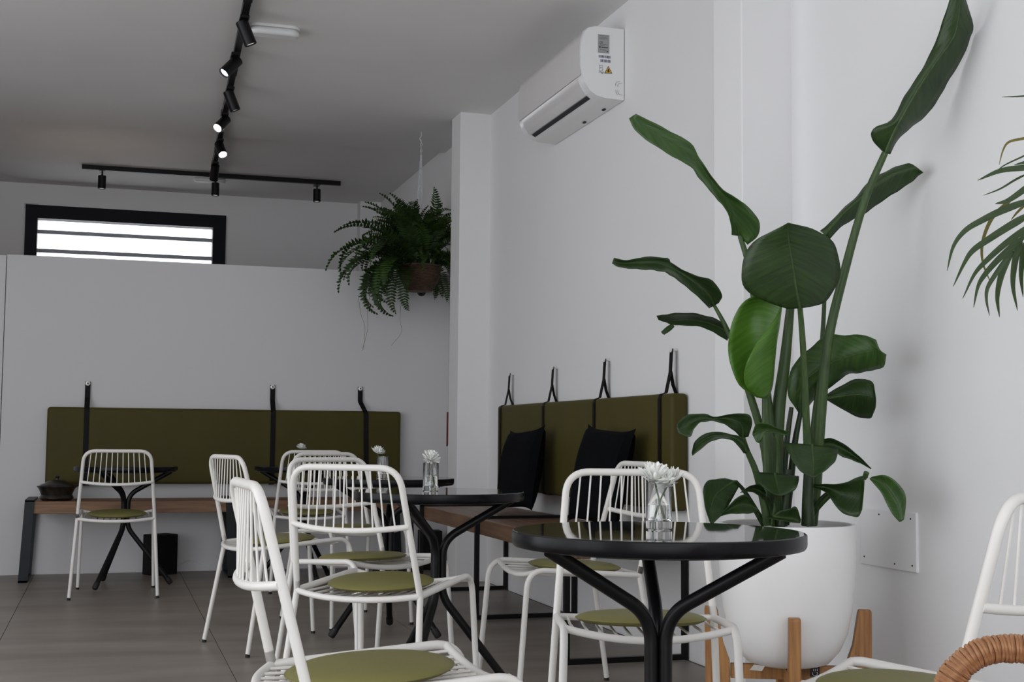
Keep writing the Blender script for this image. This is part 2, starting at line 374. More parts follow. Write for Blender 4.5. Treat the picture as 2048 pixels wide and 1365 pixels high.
chair_spots = {
 'A': (0.061, 7.534, -.028, 'white metal chair seen from behind, alone at the leftmost black table by the bench'),
 'E': (0.725, 3.842, -.671, 'white metal chair seen from behind at the middle table, hiding three others'),
 'F': (0.343, 2.487, -1.53, 'nearest white metal chair at bottom left, side-on, cut by the bottom edge of the picture'),
 'B': (0.570, 5.635, -1.262, 'white metal chair in side view, left of the cluster before a dark bench leg'),
 'C': (1.145, 7.568, -.009, 'rearmost white chair of the cluster, facing the olive wall cushion'),
 'K': (1.092, 6.487, 3.433, 'white chair facing the camera beyond the second table, half hidden by other chairs'),
 'D': (0.861, 4.942, 3.563, 'white chair facing the camera directly behind the big middle chair'),
 'G': (1.739, 4.316, 1.609, 'white metal chair facing left beside the right-hand bench, its small back seen behind the vase'),
 'H': (1.333, 3.164, 2.832, 'white metal chair facing the camera right behind the nearest black table'),
 'I': (1.458, 1.885, 0.535, 'white metal chair cut off by the right edge of the picture, behind the rattan arm'),
}
cush_lab = {
 'A': 'olive round cushion on the chair at the leftmost table', 'E': 'olive round cushion on the chair seen from behind at the middle table',
 'F': 'largest olive round cushion, at the bottom edge on the nearest chair', 'B': 'olive round cushion on the side-on chair left of the cluster',
 'C': 'dark olive cushion on the rearmost chair facing the wall', 'K': 'olive cushion hidden behind slats on the chair facing the camera at the second table',
 'D': 'olive cushion on the chair just behind the big middle chair', 'G': 'olive cushion on the left-facing chair by the right-hand bench',
 'H': 'olive round cushion on the chair behind the nearest table, seen through the table legs', 'I': 'olive cushion at the bottom edge on the right-hand chair behind the rattan arm'}
chair0 = make_chair(); cme = cushion_mesh()
pipe = MB().tube([(0.1625*math.cos(2*PI*i/48), 0.1625*math.sin(2*PI*i/48), 0.010) for i in range(48)], 0.0016, 6, closed=True).mesh('piping', M['olive'])
first = True
for kk, (x, y, a, lab) in chair_spots.items():
    o = chair0 if first else copy_tree(chair0); first = False
    o.location = (x, y, 0); o.rotation_euler = (0, 0, a); tag(o, lab, 'chair', 'white metal chairs around the bistro tables')
    T = Matrix.Translation((x, y, 0)) @ Matrix.Rotation(a, 4, 'Z') @ Matrix.Translation((0, 0.155, 0.4435)) @ Matrix.Rotation(math.atan2(.022, .40), 4, 'X')
    c = bpy.data.objects.new('seat_cushion', cme); COL.objects.link(c); c.matrix_world = T
    tag(c, cush_lab[kk], 'cushion', 'round olive cushions on the chairs')
    inst('piping', pipe, c)

# ------------------------------------------------------------------ tables
TZ = 0.712
def make_table():
    root = empty('bistro_table')
    R = 0.30
    tp = MB().lathe([(0.0, TZ-0.031), (R-0.010, TZ-0.0320), (R-0.004, TZ-0.0305), (R-0.001, TZ-0.026), (R, TZ-0.020), (R, TZ-0.005), (R-0.0006, TZ-0.0022), (R-0.0025, TZ-0.0008), (R-0.004, TZ-0.0008), (0.0, TZ-0.0008)], 72).build('tabletop', M['blackrim'], root)
    MB().lathe([(0.0, TZ-0.0008), (R-0.0035, TZ-0.0008), (R-0.0042, TZ), (0, TZ)], 72).build('glass_inlay', M['gloss'], tp)
    MB().lathe([(0, TZ-0.037), (0.255, TZ-0.037), (0.255, TZ-0.0305), (0, TZ-0.0305)], 48).build('underframe', M['black'], root)
    o = 0.0165
    for q in range(3):
        a = 2*PI*q/3; c, s = math.cos(a), math.sin(a)
        pts = [(0.262, TZ-0.030), (o, 0.540), (o, 0.345), (0.275, 0.014)]
        path = fillet([(c*r, s*r, z) for r, z in pts], [0.10, 0.13], 10)
        lg = MB().tube(path, 0.0143, 14).build('leg', M['black'], root)
        e = Vector(path[-1]); d = (e-Vector(path[-2])).normalized()
        MB().tube([e-d*0.035, e-d*0.002, e+d*0.004], [0.0165, 0.0165, 0.012], 14).build('foot_cap', M['rubber'], lg)
    return root
tables = [
 (1.084, 2.454, 72.6, 'nearest round black bistro table in front of the plant, with a flower vase'),
 (1.112, 4.404, 113, 'round black bistro table in the middle, with a flower vase near its centre'),
 (1.240, 5.845, 75, 'round black bistro table just behind the middle one, mostly hidden by chair backs'),
 (1.175, 8.10, 163, 'round black bistro table by the left bench behind the chair cluster'),
 (0.115, 8.10, 115, 'leftmost round black bistro table with an empty top, by the left bench')]
tb0 = make_table(); first = True
for x, y, az, lab in tables:
    o = tb0 if first else copy_tree(tb0); first = False
    o.location = (x, y, 0); o.rotation_euler = (0, 0, math.radians(az)); tag(o, lab, 'table', 'round black bistro tables')

# ------------------------------------------------------------------ vases and flowers
def make_vase():
    root = empty('glass_vase')
    ro, ri, h, b = 0.0268, 0.0243, 0.099, 0.019
    MB().lathe([(0, 0.0), (ro-0.002, 0.0), (ro, 0.002), (ro, h-0.001), (ro-0.001, h), (ri+0.0005, h), (ri, h-0.001), (ri, b+0.002), (ri-0.002, b), (0, b)], 40).build('glass', M['glass'], root)
    MB().lathe([(0, b+0.0004), (ri-0.0026, b+0.0004), (ri-0.0006, b+0.0028), (ri-0.0006, 0.052), (0, 0.052)], 40).build('water', M['water'], root)
    return root
def petal_mesh():
    rows = []
    for i, (t, w, z) in enumerate(((0, .0016, 0), (.35, .0040, .004), (.7, .0050, .010), (.92, .0034, .0155), (1.0, .0008, .018))):
        w *= 0.80; rows.append([Vector((-w, t*0.030, z+w*0.35)), Vector((0, t*0.030, z-w*0.1)), Vector((w, t*0.030, z+w*0.35))])
    return leaf_mesh('petal', sheet(rows, 2, 2), M['petal'])
PET = petal_mesh()
HEART = MB().lathe([(0.0, 0.003), (0.006, 0.004), (0.0075, 0.007), (0.005, 0.0105), (0, 0.0115)], 14).mesh('heart', M['petalc'])
def flower(name, loc, tilt, azim, sc, stem_pts, label, layers=((22, -8), (22, 6), (20, 20), (18, 36), (15, 52), (11, 66), (6, 80))):
    root = empty(name, loc, 0, label, 'flower', 'white chrysanthemums in the vases')
    root.rotation_euler = (tilt, 0, azim); root.scale = (sc,)*3
    for li, (n, el) in enumerate(layers):
        for i in range(n):
            a = 2*PI*(i+0.5*(li % 2))/n + random.uniform(-.12, .12); e = math.radians(el+random.uniform(-9, 9)); l = (1.0-0.085*li)*random.uniform(.86, 1.1)
            q = Quaternion((0,0,1), a) @ Quaternion((1,0,0), e) @ Quaternion((0,1,0), random.uniform(-.4,.4))
            inst('petal', PET, root, (0,0,0.002*li), q, l)
    inst('heart', HEART, root)
    root_inv = (Matrix.Translation(loc) @ Matrix.Rotation(azim, 4, 'Z') @ Matrix.Rotation(tilt, 4, 'X') @ Matrix.Scale(sc, 4)).inverted()
    MB().tube([root_inv @ p for p in cr_spline(stem_pts, 6)], 0.0019/sc, 7).build('stem', M['stemg'], root)
vase0 = make_vase()
vspots = [(on_z(1318, 1061, TZ), (-0.012, -0.004), 0.40, 0.5, 1.28, 'glass vase of water on the nearest table', 'largest white chrysanthemum, standing in the vase on the nearest table'),
          (on_z(861, 983.5, TZ), (-0.006, -0.012), 0.62, 0.15, 1.12, 'glass vase of water on the middle table', 'white chrysanthemum with a yellow heart in the vase on the middle table'),
          (on_z(765, 957.5, TZ), (-0.025, 0.0), 0.35, 1.2, 1.10, 'glass vase half hidden by a chair back, on the second table', 'white chrysanthemum leaning left above the vase on the second table'),
          (on_y(601, 938, 8.1), (0.0, 0.0), 0.15, 0.6, 1.05, 'glass vase hidden behind chair slats on the table by the left bench', 'small white chrysanthemum showing above the rearmost chair back')]
for i, (p, off, tl, az, sc, vl, fl) in enumerate(vspots):
    v = vase0 if i == 0 else copy_tree(vase0)
    v.location = (p.x, p.y, TZ+0.0002); tag(v, vl, 'vase', 'small glass vases on the tables')
    hd = Vector((p.x+off[0], p.y+off[1], TZ+0.0995+(0.008*sc if i else 0.001))); base = Vector((p.x+0.010, p.y+0.004, TZ+0.024))
    if i == 2: hd.z += 0.004
    flower('chrysanthemum', hd, tl, az, sc, [base, base.lerp(hd, 0.5)+Vector((0.001,0,0)), hd], fl)
    if i == 0:   # a second bloom beside it
        hd2 = hd+Vector((0.036, 0.004, -0.006))
        flower('chrysanthemum', hd2, 0.55, -1.2, 1.10, [Vector((p.x-0.008, p.y+0.002, TZ+0.022)), Vector((p.x+0.004, p.y+0.002, TZ+0.06)), hd2], 'white chrysanthemum drooping right over the rim of the nearest vase')

# ------------------------------------------------------------------ left bench, right bench
def left_bench(x0, x1, label):
    r = empty('wooden_bench', (0,0,0), 0, label, 'bench', 'dark-legged benches along the left wall')
    y0, y1 = 8.415, 8.815
    for i in range(2):
        w = (y1-y0)/2
        MB().box((x0+0.050, y0+i*w+0.001, 0.413), (x1-0.050, y0+(i+1)*w-0.001, 0.487)).build('board', M['wood'], r, False, 0.004)
    for sx, xe in ((1, x0), (-1, x1)):
        mb = MB(); t = 0.012
        def leg(ya, yb):
            top = [(xe+sx*0.004, 0.495), (xe+sx*0.058, 0.495)]; bot = [(xe-sx*0.020, 0), (xe+sx*0.034, 0)]
            vs = [(bot[0][0], ya, 0), (bot[1][0], ya, 0), (bot[1][0], yb, 0), (bot[0][0], yb, 0), (top[0][0], ya, .495), (top[1][0], ya, .495), (top[1][0], yb, .495), (top[0][0], yb, .495)]
            mb.add(vs, [(3,2,1,0),(4,5,6,7),(0,1,5,4),(1,2,6,5),(2,3,7,6),(3,0,4,7)])
        leg(y0-t, y0); leg(y1, y1+t)
        mb.box((min(xe+sx*0.004, xe+sx*0.058), y0-t, 0.487), (max(xe+sx*0.004, xe+sx*0.058), y1+t, 0.499))
        mb.box((min(xe-sx*0.020, xe+sx*0.034), y0-t, 0.0), (max(xe-sx*0.020, xe+sx*0.034), y1+t, 0.012))
        mb.build('leg_frame', M['steel_flat'], r, False)
left_bench(-0.470, 0.790, 'wooden bench with flat dark steel leg frames, at the left end of the white partition')
left_bench(0.835, 1.950, 'wooden bench with dark steel legs in the far corner, behind the chair cluster')
rb = empty('wooden_bench', (0,0,0), 0, 'long wooden bench on thin black steel loops along the right wall', 'bench')
xb = [1.780, 1.945, 2.110, 2.275]
for i in range(3):
    bo = MB().box((xb[i]+0.001, 4.885, 0.418), (xb[i+1]-0.001, 7.42, 0.495)).build('board', M['wood_y'], rb, False, 0.004)
    MB().box((xb[i]+0.004, 4.882, 0.421), (xb[i+1]-0.004, 4.8855, 0.492)).build('end_grain', M['endgrain'], bo, False)
for y in (4.90, 6.215, 7.40):
    b = 0.011; x0, x1, z1 = 1.769, 2.284, 0.5065
    mb = MB()
    mb.box((x0-b, y-b, 0), (x0+b, y+b, z1)).box((x1-b, y-b, 0), (x1+b, y+b, z1)).box((x0+b, y-b, 0), (x1-b, y+b, 2*b)).box((x0-b, y-b, z1-0.011), (x1+b, y+b, z1+0.003))
    mb.build('leg_loop', M['black'], rb, False)
# ------------------------------------------------------------------ wall backrests with straps
def pad(name, a, b, m, parent, r=0.03):
    bm = bmesh.new(); bmesh.ops.create_cube(bm, size=1.0)
    for v in bm.verts: v.co = Vector(((a[i]+b[i])/2 + v.co[i]*(b[i]-a[i]) for i in range(3)))
    bmesh.ops.bevel(bm, geom=bm.edges[:], offset=r, segments=5, profile=0.6, affect='EDGES')
    me = bpy.data.meshes.new(name); bm.to_mesh(me); bm.free(); me.materials.append(m)
    for p in me.polygons: p.use_smooth = True
    o = bpy.data.objects.new(name, me); COL.objects.link(o); o.parent = parent; return o
def ribbon(path, wdir, w, t):                    # flat strap along a path; wdir = width direction
    mb = MB(); P = [Vector(p) for p in path]; W = Vector(wdir)*w/2; vs = []
    for i, p in enumerate(P):
        tg = (P[min(i+1, len(P)-1)]-P[max(i-1, 0)]).normalized(); n = tg.cross(Vector(wdir)).normalized()*t/2
        vs += [p-W-n, p+W-n, p+W+n, p-W+n]
    fs = [(0,1,2,3), tuple(4*(len(P)-1)+k for k in (3,2,1,0))]
    for i in range(len(P)-1):
        for k in range(4): fs.append((4*i+k, 4*i+(k+1)%4, 4*i+4+(k+1)%4, 4*i+4+k))
    return mb.add(vs, fs)
bl = empty('hanging_wall_cushion', (0,0,0), 0, 'long olive padded wall cushion hanging on the white partition above the left benches', 'wall cushion', 'olive wall cushions')
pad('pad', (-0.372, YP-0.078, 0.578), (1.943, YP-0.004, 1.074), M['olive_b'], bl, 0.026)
for x, dx in ((-0.131, 0.0), (1.063, 0.0), (1.665, 0.03)):
    yf = YP-0.0805
    st = ribbon(fillet([(x, YP-0.012, 1.243), (x, YP-0.016, 1.14), (x+dx, yf, 1.06), (x+dx+dx*0.3, yf, 0.60), (x+dx+dx*0.3, YP-0.05, 0.572), (x+dx+dx*0.3, YP-0.008, 0.572)], 0.03, 4), (1,0,0), 0.033, 0.003).build('strap', M['strap'], bl, False)
    MB().lathe([(0, 0), (0.0150, 0), (0.0150, 0.003), (0.012, 0.005), (0, 0.006)], 16, T=Matrix.Translation((x, YP-0.0135, 1.231)) @ Matrix.Rotation(PI/2, 4, 'X')).build('rivet', M['rivet'], st)
    MB().lathe([(0, 0), (0.0048, 0), (0.0048, 0.0068), (0, 0.007)], 10, T=Matrix.Translation((x, YP-0.0135, 1.231)) @ Matrix.Rotation(PI/2, 4, 'X')).build('rivet_hole', M['strap'], st)
    MB().tube([(x, YP, 1.231), (x, YP-0.012, 1.231)], 0.004, 8).build('peg', M['rivet'], st)
br = empty('hanging_wall_cushion', (0,0,0), 0, 'olive padded wall cushion on four black straps along the right wall above the bench', 'wall cushion', 'olive wall cushions')
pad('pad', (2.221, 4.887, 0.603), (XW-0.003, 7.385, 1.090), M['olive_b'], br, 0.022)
for y in (7.315, 6.529, 5.772, 5.003):
    xf = 2.2195; yw = y
    sp = Vector((2.268, y, 1.182))
    st = ribbon(fillet([(2.274, y, 1.282), tuple(sp), (2.2485, y, 1.0945), (2.2255, y, 1.0880), (2.2172, y, 1.066), (2.2172, y, 0.625), (2.2255, y, 0.604), (2.2485, y, 0.5985), (XW-0.006, y, 0.5985)], 0.004, 3), (0,1,0), 0.030, 0.003).build('strap', M['strap'], br, False)
    ribbon([tuple(sp+Vector((0.0015, 0, 0.004))), (2.280, y, 1.130), (2.2965, y, 1.088)], (0,1,0), 0.030, 0.003).build('strap', M['strap'], br, False)
    MB().tube([(XW, y, 1.276), (2.268, y, 1.276)], 0.005, 8).build('peg', M['rivet'], st)
    MB().lathe([(0, 0), (0.010, 0), (0.010, 0.004), (0, 0.006)], 14, T=Matrix.Translation((2.2725, y, 1.276)) @ Matrix.Rotation(-PI/2, 4, 'Y')).build('rivet', M['rivet'], st)

# ------------------------------------------------------------------ pillows on the right bench
def pillow(loc, size, rz, lean, roll, label, seed):
    rnd = random.Random(seed); N = 16; g = {}
    vs = []; fs = []
    def pt(u, v, sgn):
        # pointed-corner pillow: edges pinch in, corners stay out
        pin = 1-0.10*(1-u**4)*(v**4)-0.0; pin2 = 1-0.10*(1-v**4)*(u**4)
        x = u*size/2*pin2; z = v*size/2*pin
        th = 0.075*((1-u*u)*(1-v*v))**0.42
        w = 0.012*math.sin(3*u+seed)*math.cos(2.3*v+seed)*(1-u*u)*(1-v*v)
        return Vector((x, sgn*th+w, z))
    for sgn in (1, -1):
        for i in range(N+1):
            for j in range(N+1): vs.append(pt(-1+2*i/N, -1+2*j/N, sgn))
    n1 = (N+1)**2
    for sidx in (0, 1):
        for i in range(N):
            for j in range(N):
                q = [sidx*n1+i*(N+1)+j, sidx*n1+(i+1)*(N+1)+j, sidx*n1+(i+1)*(N+1)+j+1, sidx*n1+i*(N+1)+j+1]
                fs.append(tuple(q if sidx else q[::-1]))
    o = MB().add(vs, fs).build('throw_pillow', M['pillow'])
    o.matrix_world = Matrix.Translation(loc) @ Matrix.Rotation(rz, 4, 'Z') @ Matrix.Rotation(lean, 4, 'X') @ Matrix.Rotation(roll, 4, 'Y')
    return tag(o, label, 'pillow', 'black throw pillows on the right bench')
p1 = on_x(1041, 955, 2.085); p2 = on_x(1200, 975, 2.075)
pillow((2.085, p1.y, 0.735), 0.45, PI/2+0.1, 0.20, 0.07, 'black throw pillow at the far end of the right bench, one corner peaked up', 2)
pillow((2.080, p2.y, 0.735), 0.45, PI/2+0.12, 0.20, -0.05, 'black throw pillow behind the chair backs, nearer on the right bench', 5)

# ------------------------------------------------------------------ air conditioner
ac = empty('air_conditioner', (0,0,0), 0, 'white split air conditioner high on the right wall, stickers on its near side', 'air conditioner')
A0, A1 = 5.592, 6.572
prof = [(2.296, 2.850), (2.150, 2.850), (2.118, 2.842), (2.096, 2.820), (2.084, 2.780), (2.080, 2.730), (2.080, 2.660), (2.084, 2.615), (2.098, 2.575), (2.122, 2.540), (2.155, 2.518), (2.200, 2.508), (2.296, 2.505)]
MB().prism(prof, 'y', A0+0.012, A1-0.012).build('body', M['ac'], ac, True)
for ya, yb in ((A0, A0+0.012), (A1-0.012, A1)):
    MB().prism(prof, 'y', ya, yb).build('side_panel', M['ac'], ac, True)
fp = [(2.118, 2.846), (2.092, 2.824), (2.079, 2.782), (2.0745, 2.730), (2.0745, 2.660), (2.0785, 2.612), (2.0805, 2.612), (2.081, 2.66), (2.081, 2.73), (2.085, 2.78), (2.097, 2.820), (2.118, 2.842)]
MB().prism(fp, 'y', A0+0.014, A1-0.014).build('front_panel', M['ac_g'], ac, True)
lv = [(2.0815, 2.606), (2.096, 2.570), (2.119, 2.536), (2.128, 2.529), (2.131, 2.533), (2.122, 2.541), (2.100, 2.574), (2.086, 2.609)]
MB().prism(lv, 'y', A0+0.06, A1-0.06).build('louver', M['ac_g'], ac, True)
MB().prism([(2.134, 2.5275), (2.152, 2.517), (2.156, 2.523), (2.138, 2.535)], 'y', A0+0.075, A1-0.075).build('air_slot', M['ink'], ac, False)
for y in (5.78, 6.05): MB().box((2.262, y-0.012, 2.4995), (2.274, y+0.012, 2.507)).build('clip', M['ink'], ac, False)
AY = A0-0.0006
def plate(name, x0, z0, x1, z1, m, par, dy=0.0): return MB().box((x0, AY-dy-0.0006, z0), (x1, AY-dy+0.0006, z1)).build(name, m, par, False)
def acp(px, py): p = on_y(px, py, A0); return p.x, p.z
def text(body, size, loc, m, par, name='lettering', rot=(PI/2, 0, 0)):
    cu = bpy.data.curves.new(name, 'FONT'); cu.body = body; cu.size = size; cu.extrude = 0.0002
    t = bpy.data.objects.new(name, cu); COL.objects.link(t); bpy.context.view_layer.update()
    me = bpy.data.meshes.new_from_object(t.evaluated_get(bpy.context.evaluated_depsgraph_get())); bpy.data.objects.remove(t)
    me.materials.clear(); me.materials.append(m)
    o = bpy.data.objects.new(name, me); COL.objects.link(o); o.location = loc; o.rotation_euler = rot; o.parent = par; return o
xa, za = acp(1195.8, 68.3); xb_, zb = acp(1218.5, 107.5)
sk = plate('rating_label', xa, zb, xb_, za, M['acl'], ac)
W_, H_ = xb_-xa, za-zb
text('CE', H_*0.17, (xa+W_*0.12, AY-0.001, zb+H_*0.50), M['ink'], sk)
for fz, x0f, x1f, hh in ((.93, .12, .85, .012), (.84, .10, .80, .010), (.79, .10, .86, .010), (.74, .1, .6, .010), (.45, .15, .85, .012), (.40, .15, .6, .012), (.18, .2, .7, .010), (.13, .45, .8, .010)):
    MB().box((xa+W_*x0f, AY-0.0011, zb+H_*fz), (xa+W_*x1f, AY-0.0005, zb+H_*(fz+hh))).build('print_line', M['ink'], sk, False)
MB().box((xa+W_*.30, AY-0.0011, zb+H_*.29), (xa+W_*.88, AY-0.0005, zb+H_*.33)).build('print_line', M['ink'], sk, False)
for cxf, czf, rr in ((.17, .31, .045), (.84, .10, .035)):
    MB().lathe([(0, 0), (H_*rr, 0), (H_*rr, 0.0006), (0, 0.0006)], 14, T=Matrix.Translation((xa+W_*cxf, AY-0.0005, zb+H_*czf)) @ Matrix.Rotation(PI/2, 4, 'X')).build('print_dot', M['ink'], sk)
for (pa_, pb_, sd) in (((1197.5, 110), (1221, 117.5), 3), ((1200.5, 118.5), (1220.5, 126), 9)):
    x0, z1 = acp(*pa_); x1, z0 = acp(*pb_); rnd = random.Random(sd); bc = plate('barcode_label', x0-0.003, z0-0.002, x1+0.003, z1+0.002, M['white'], ac); mb = MB(); x = x0
    while x < x1:
        w = rnd.choice((.0008, .0015, .0024)); mb.box((x, AY-0.0011, z0), (min(x+w, x1), AY-0.0005, z1)); x += w+rnd.choice((.0008, .0014, .002))
    mb.build('bars', M['inkb'], bc, False)
def tri(name, pts, m, dy): return MB().prism([acp(*p) for p in pts], 'y', AY-dy-0.0004, AY-dy+0.0002).build(name, m, ac, False)
t1_ = tri('warning_triangle', ((1216.5, 132.2), (1224.4, 147.2), (1208.6, 146.8)), M['ink'], 0.0004)
t2_ = tri('triangle_fill', ((1216.5, 134.4), (1222.6, 146.0), (1210.5, 145.7)), M['yellow'], 0.0010)
t3_ = tri('flame', ((1216.6, 137.3), (1218.6, 141), (1218.2, 144.4), (1214.9, 144.3), (1214.6, 141)), M['ink'], 0.0014)
def stroke(name, pts, m, w=0.0007): 
    P = [acp(*p) for p in pts]; return MB().tube([(x, AY-0.0004, z) for x, z in P], w, 6).build(name, m, ac)
stroke('manual_icon', ((1198.3, 130.8), (1204.8, 131.2), (1204.9, 135.5), (1198.6, 135.2), (1198.3, 130.8)), M['ink'])
stroke('manual_icon', ((1198.8, 136.5), (1199.0, 141.6), (1204.8, 141.8), (1204.6, 136.7)), M['ink'])
stroke('manual_icon', ((1197.5, 145.2), (1200, 143.3), (1203.5, 144.6), (1207, 143.6), (1205.5, 147.4), (1202, 145.8)), M['ink'], 0.0011)
for pts in (((1231.2, 172), (1231.4, 167), (1234, 163.8), (1240, 163.2)), ((1235.4, 174), (1236, 169), (1238.5, 166.8), (1243.5, 166.4)), ((1231.4, 180), (1231.8, 185), (1233.5, 188), (1235.6, 189.5)), ((1235.4, 180.5), (1236, 186), (1238.6, 189.4), (1244, 190.2))):
    stroke('knockout_line', pts, M['ink'], 0.0006)

# ------------------------------------------------------------------ ceiling track and spotlights
def track_pt(px, py, z=2.955): return on_z(px, py, z)
ta, tb = track_pt(497.5, -12), track_pt(424, 352)
tdir = (tb-ta).normalized(); ta2 = ta-tdir*1.5
mt = empty('light_track', (0,0,0), 0, 'black ceiling light track running lengthwise away from the camera', 'light track', 'black ceiling tracks')
def beam(p, q, w, h):
    d = (q-p); L = d.length; ang = math.atan2(d.y, d.x)
    return MB().box((0, -w/2, -h/2), (L, w/2, h/2), Matrix.Translation(p) @ Matrix.Rotation(ang, 4, 'Z'))
beam(ta2, tb, 0.036, 0.034).build('rail', M['black'], mt, False, 0.002)
for f in (0.25, 0.47, 0.66, 0.82, 0.93):
    c = ta2.lerp(tb, f); beam(c-tdir*0.10, c+tdir*0.10, 0.042, 0.036).build('connector', M['black'], mt, False)
for f in (0.80, 0.9, 0.985):
    c = ta2.lerp(tb, f); ceil = CZ if c.y < YSTEP else CZ2
    MB().box((c.x-0.01, c.y-0.01, c.z), (c.x+0.01, c.y+0.01, ceil)).build('bracket', M['black'], mt, False)
ca, cb = track_pt(164, 334, 2.996), track_pt(681, 367.5, 2.996)
cr_ = empty('light_track', (0,0,0), 0, 'shorter black ceiling track running crosswise above the window wall', 'light track', 'black ceiling tracks')
beam(ca, cb, 0.036, 0.036).build('rail', M['black'], cr_, False, 0.002)
SPOT = {}
def spot(base, d, lensm, label, on=0, R=0.0310, L=0.122, drop=0.028, slide=0.0):
    d = Vector(d).normalized(); r = empty('track_spotlight', base, 0, label, 'spotlight', 'black cylinder spotlights on the ceiling tracks')
    MB().box((-0.022, -0.055, -0.030), (0.022, 0.055, -0.016)).build('adapter', M['black'], r, False)
    MB().tube([(0,0,-0.028), (0,0,-0.032-drop)], 0.007, 8).build('stem', M['black'], r)
    q = Vector((0,0,-1)).rotation_difference(d)
    T = Matrix.Translation((0,0,-0.032-drop)) @ q.to_matrix().to_4x4() @ Matrix.Translation((0,0,-slide))
    top = 0.03 if d.z > -0.98 else 0.0
    b = MB().lathe([(0, top), (R-0.003, top), (R, top-0.003), (R, top-L), (R-0.003, top-L), (R-0.004, top-L+0.012), (0, top-L+0.012)], 28, T=T).build('housing', M['black'], r)
    MB().lathe([(0, top-L+0.0125), (R-0.0045, top-L+0.0125), (R-0.006, top-L+0.0065), (0, top-L+0.004)], 24, T=T).build('lens', lensm, b)
    if on:
        l = bpy.data.lights.new('spot_beam', 'SPOT'); l.energy = on; l.spot_size = math.radians(50); l.spot_blend = 0.5; l.shadow_soft_size = 0.025; l.color = (1, .96, .9)
        lo = bpy.data.objects.new('spot_beam', l); COL.objects.link(lo); lo.parent = r
        tip = T @ Vector((0, 0, top-L-0.01)); lo.location = tip; lo.rotation_mode = 'QUATERNION'; lo.rotation_quaternion = Vector((0,0,-1)).rotation_difference(d)
off_m = M['lamp3']
for (px, py, d, lm, on, lab) in (
    (488, 30, (.40, .05, -.91), off_m, 0, 'spotlight nearest the camera on the long track, pointing right, switched off'),
    (470, 104, (-.62, -.25, -.74), M['lamp2'], 0, 'second spotlight on the long track, dim, pointing left'),
    (460, 172, (.38, .05, -.92), off_m, 0, 'third spotlight on the long track, pointing right, switched off'),
    (449, 224, (-.50, -.55, -.66), M['lamp'], 6, 'brightly lit spotlight on the long track aimed at the left'),
    (440, 276, (.20, -.62, -.76), M['lamp'], 6, 'brightly lit spotlight near the end of the long track'),
    (430.5, 322, (-.05, .55, -.83), off_m, 0, 'last spotlight of the long track, just above the track crossing')):
    spot(track_pt(px, py), d, lm, lab, on)
for f, lab in ((0.075, 'left hanging spotlight of the crosswise track, pointing straight down'), (0.503, 'middle hanging spotlight of the crosswise track, below the crossing'), (0.905, 'right hanging spotlight of the crosswise track, near the fern')):
    spot(ca.lerp(cb, f), (0, 0, -1), M['lamp3'], lab, 0, L=0.105)
# emergency lights on the ceiling
def emerg(p, q, ceil, label):
    c = (p+q)/2; L = (q-p).length/2; w = 0.050
    r = empty('emergency_light', (c.x, c.y, ceil), 0, label, 'ceiling light', 'white bar lights on the ceiling')
    out = [(L*math.cos(a)*0.0 + sx*(L-w) + w*math.cos(a), w*math.sin(a)) for sx, a0 in ((1, -PI/2), (-1, PI/2)) for a in [a0+PI*k/8 for k in range(9)]]
    MB().prism(out, 'z', -0.012, 0.0).build('base', M['white'], r, False)
    MB().prism([(x*0.985, y*0.94) for x, y in out], 'z', -0.048, -0.012).build('diffuser', M['white'], r, True, 0.016)
emerg(on_z(496, 59, CZ-0.02), on_z(600, 65, CZ-0.02), CZ, 'white bar light on the ceiling next to the long track')
emerg(on_z(386, 356, CZ2-0.02), on_z(452, 361, CZ2-0.02), CZ2, 'small white bar light on the ceiling behind the crosswise track')

# ------------------------------------------------------------------ big potted bird-of-paradise plant
PD = 3.8
pc = at(1573, 1050, PD); PCX, PCY, RIMZ, POTZ = pc.x, pc.y, 0.656, 0.245
PR = 0.200
pot = empty('white_planter', (PCX, PCY, POTZ), 0, 'large white egg-shaped planter on a wooden stand beside the right wall', 'planter')
h = RIMZ-POTZ
MB().lathe([(0, 0.0), (0.085, 0.0), (0.118, 0.010), (0.150, 0.045), (0.172, 0.095), (0.186, 0.160), (0.194, 0.235), (0.1985, 0.31), (0.200, h-0.008), (0.198, h-0.001), (0.194, h), (0.187, h-0.001), (0.184, h-0.008), (0.184, h-0.05), (0.180, h-0.055), (0.02, h-0.056), (0, h-0.056)], 72).build('shell', M['planter'], pot)
MB().lathe([(0, h-0.044), (0.12, h-0.042), (0.1815, h-0.046), (0.1815, h-0.054), (0, h-0.054)], 48).build('soil', M['soil'], pot)
st = empty('plant_stand', (PCX, PCY, 0), 0, 'four-legged light wood plant stand under the white planter', 'plant stand')
caz = -math.radians(YAW)
for i, az in enumerate((-97, -7, 83, 173)):
    a = math.radians(az)+caz
    prof = [(0.186, 0.0), (0.220, 0.0), (0.238, 0.19), (0.240, 0.400), (0.238, 0.408), (0.205, 0.408), (0.2015, 0.398), (0.186, 0.305), (0.168, 0.255), (0.166, 0.19)]
    lg = MB().prism(prof, 'y', -0.016, 0.016).build('leg', M['teak'], st, False, 0.002); lg.rotation_euler = (0, 0, a)
for i, az in enumerate((-97, -7)):
    a = math.radians(az)+caz
    bmr = MB().box((-0.165, -0.014, POTZ-0.042-0.0005*i), (0.165, 0.014, POTZ-0.001-0.0005*i)).build('cross_bar', M['teak'], st, False, 0.002); bmr.rotation_euler = (0, 0, a)
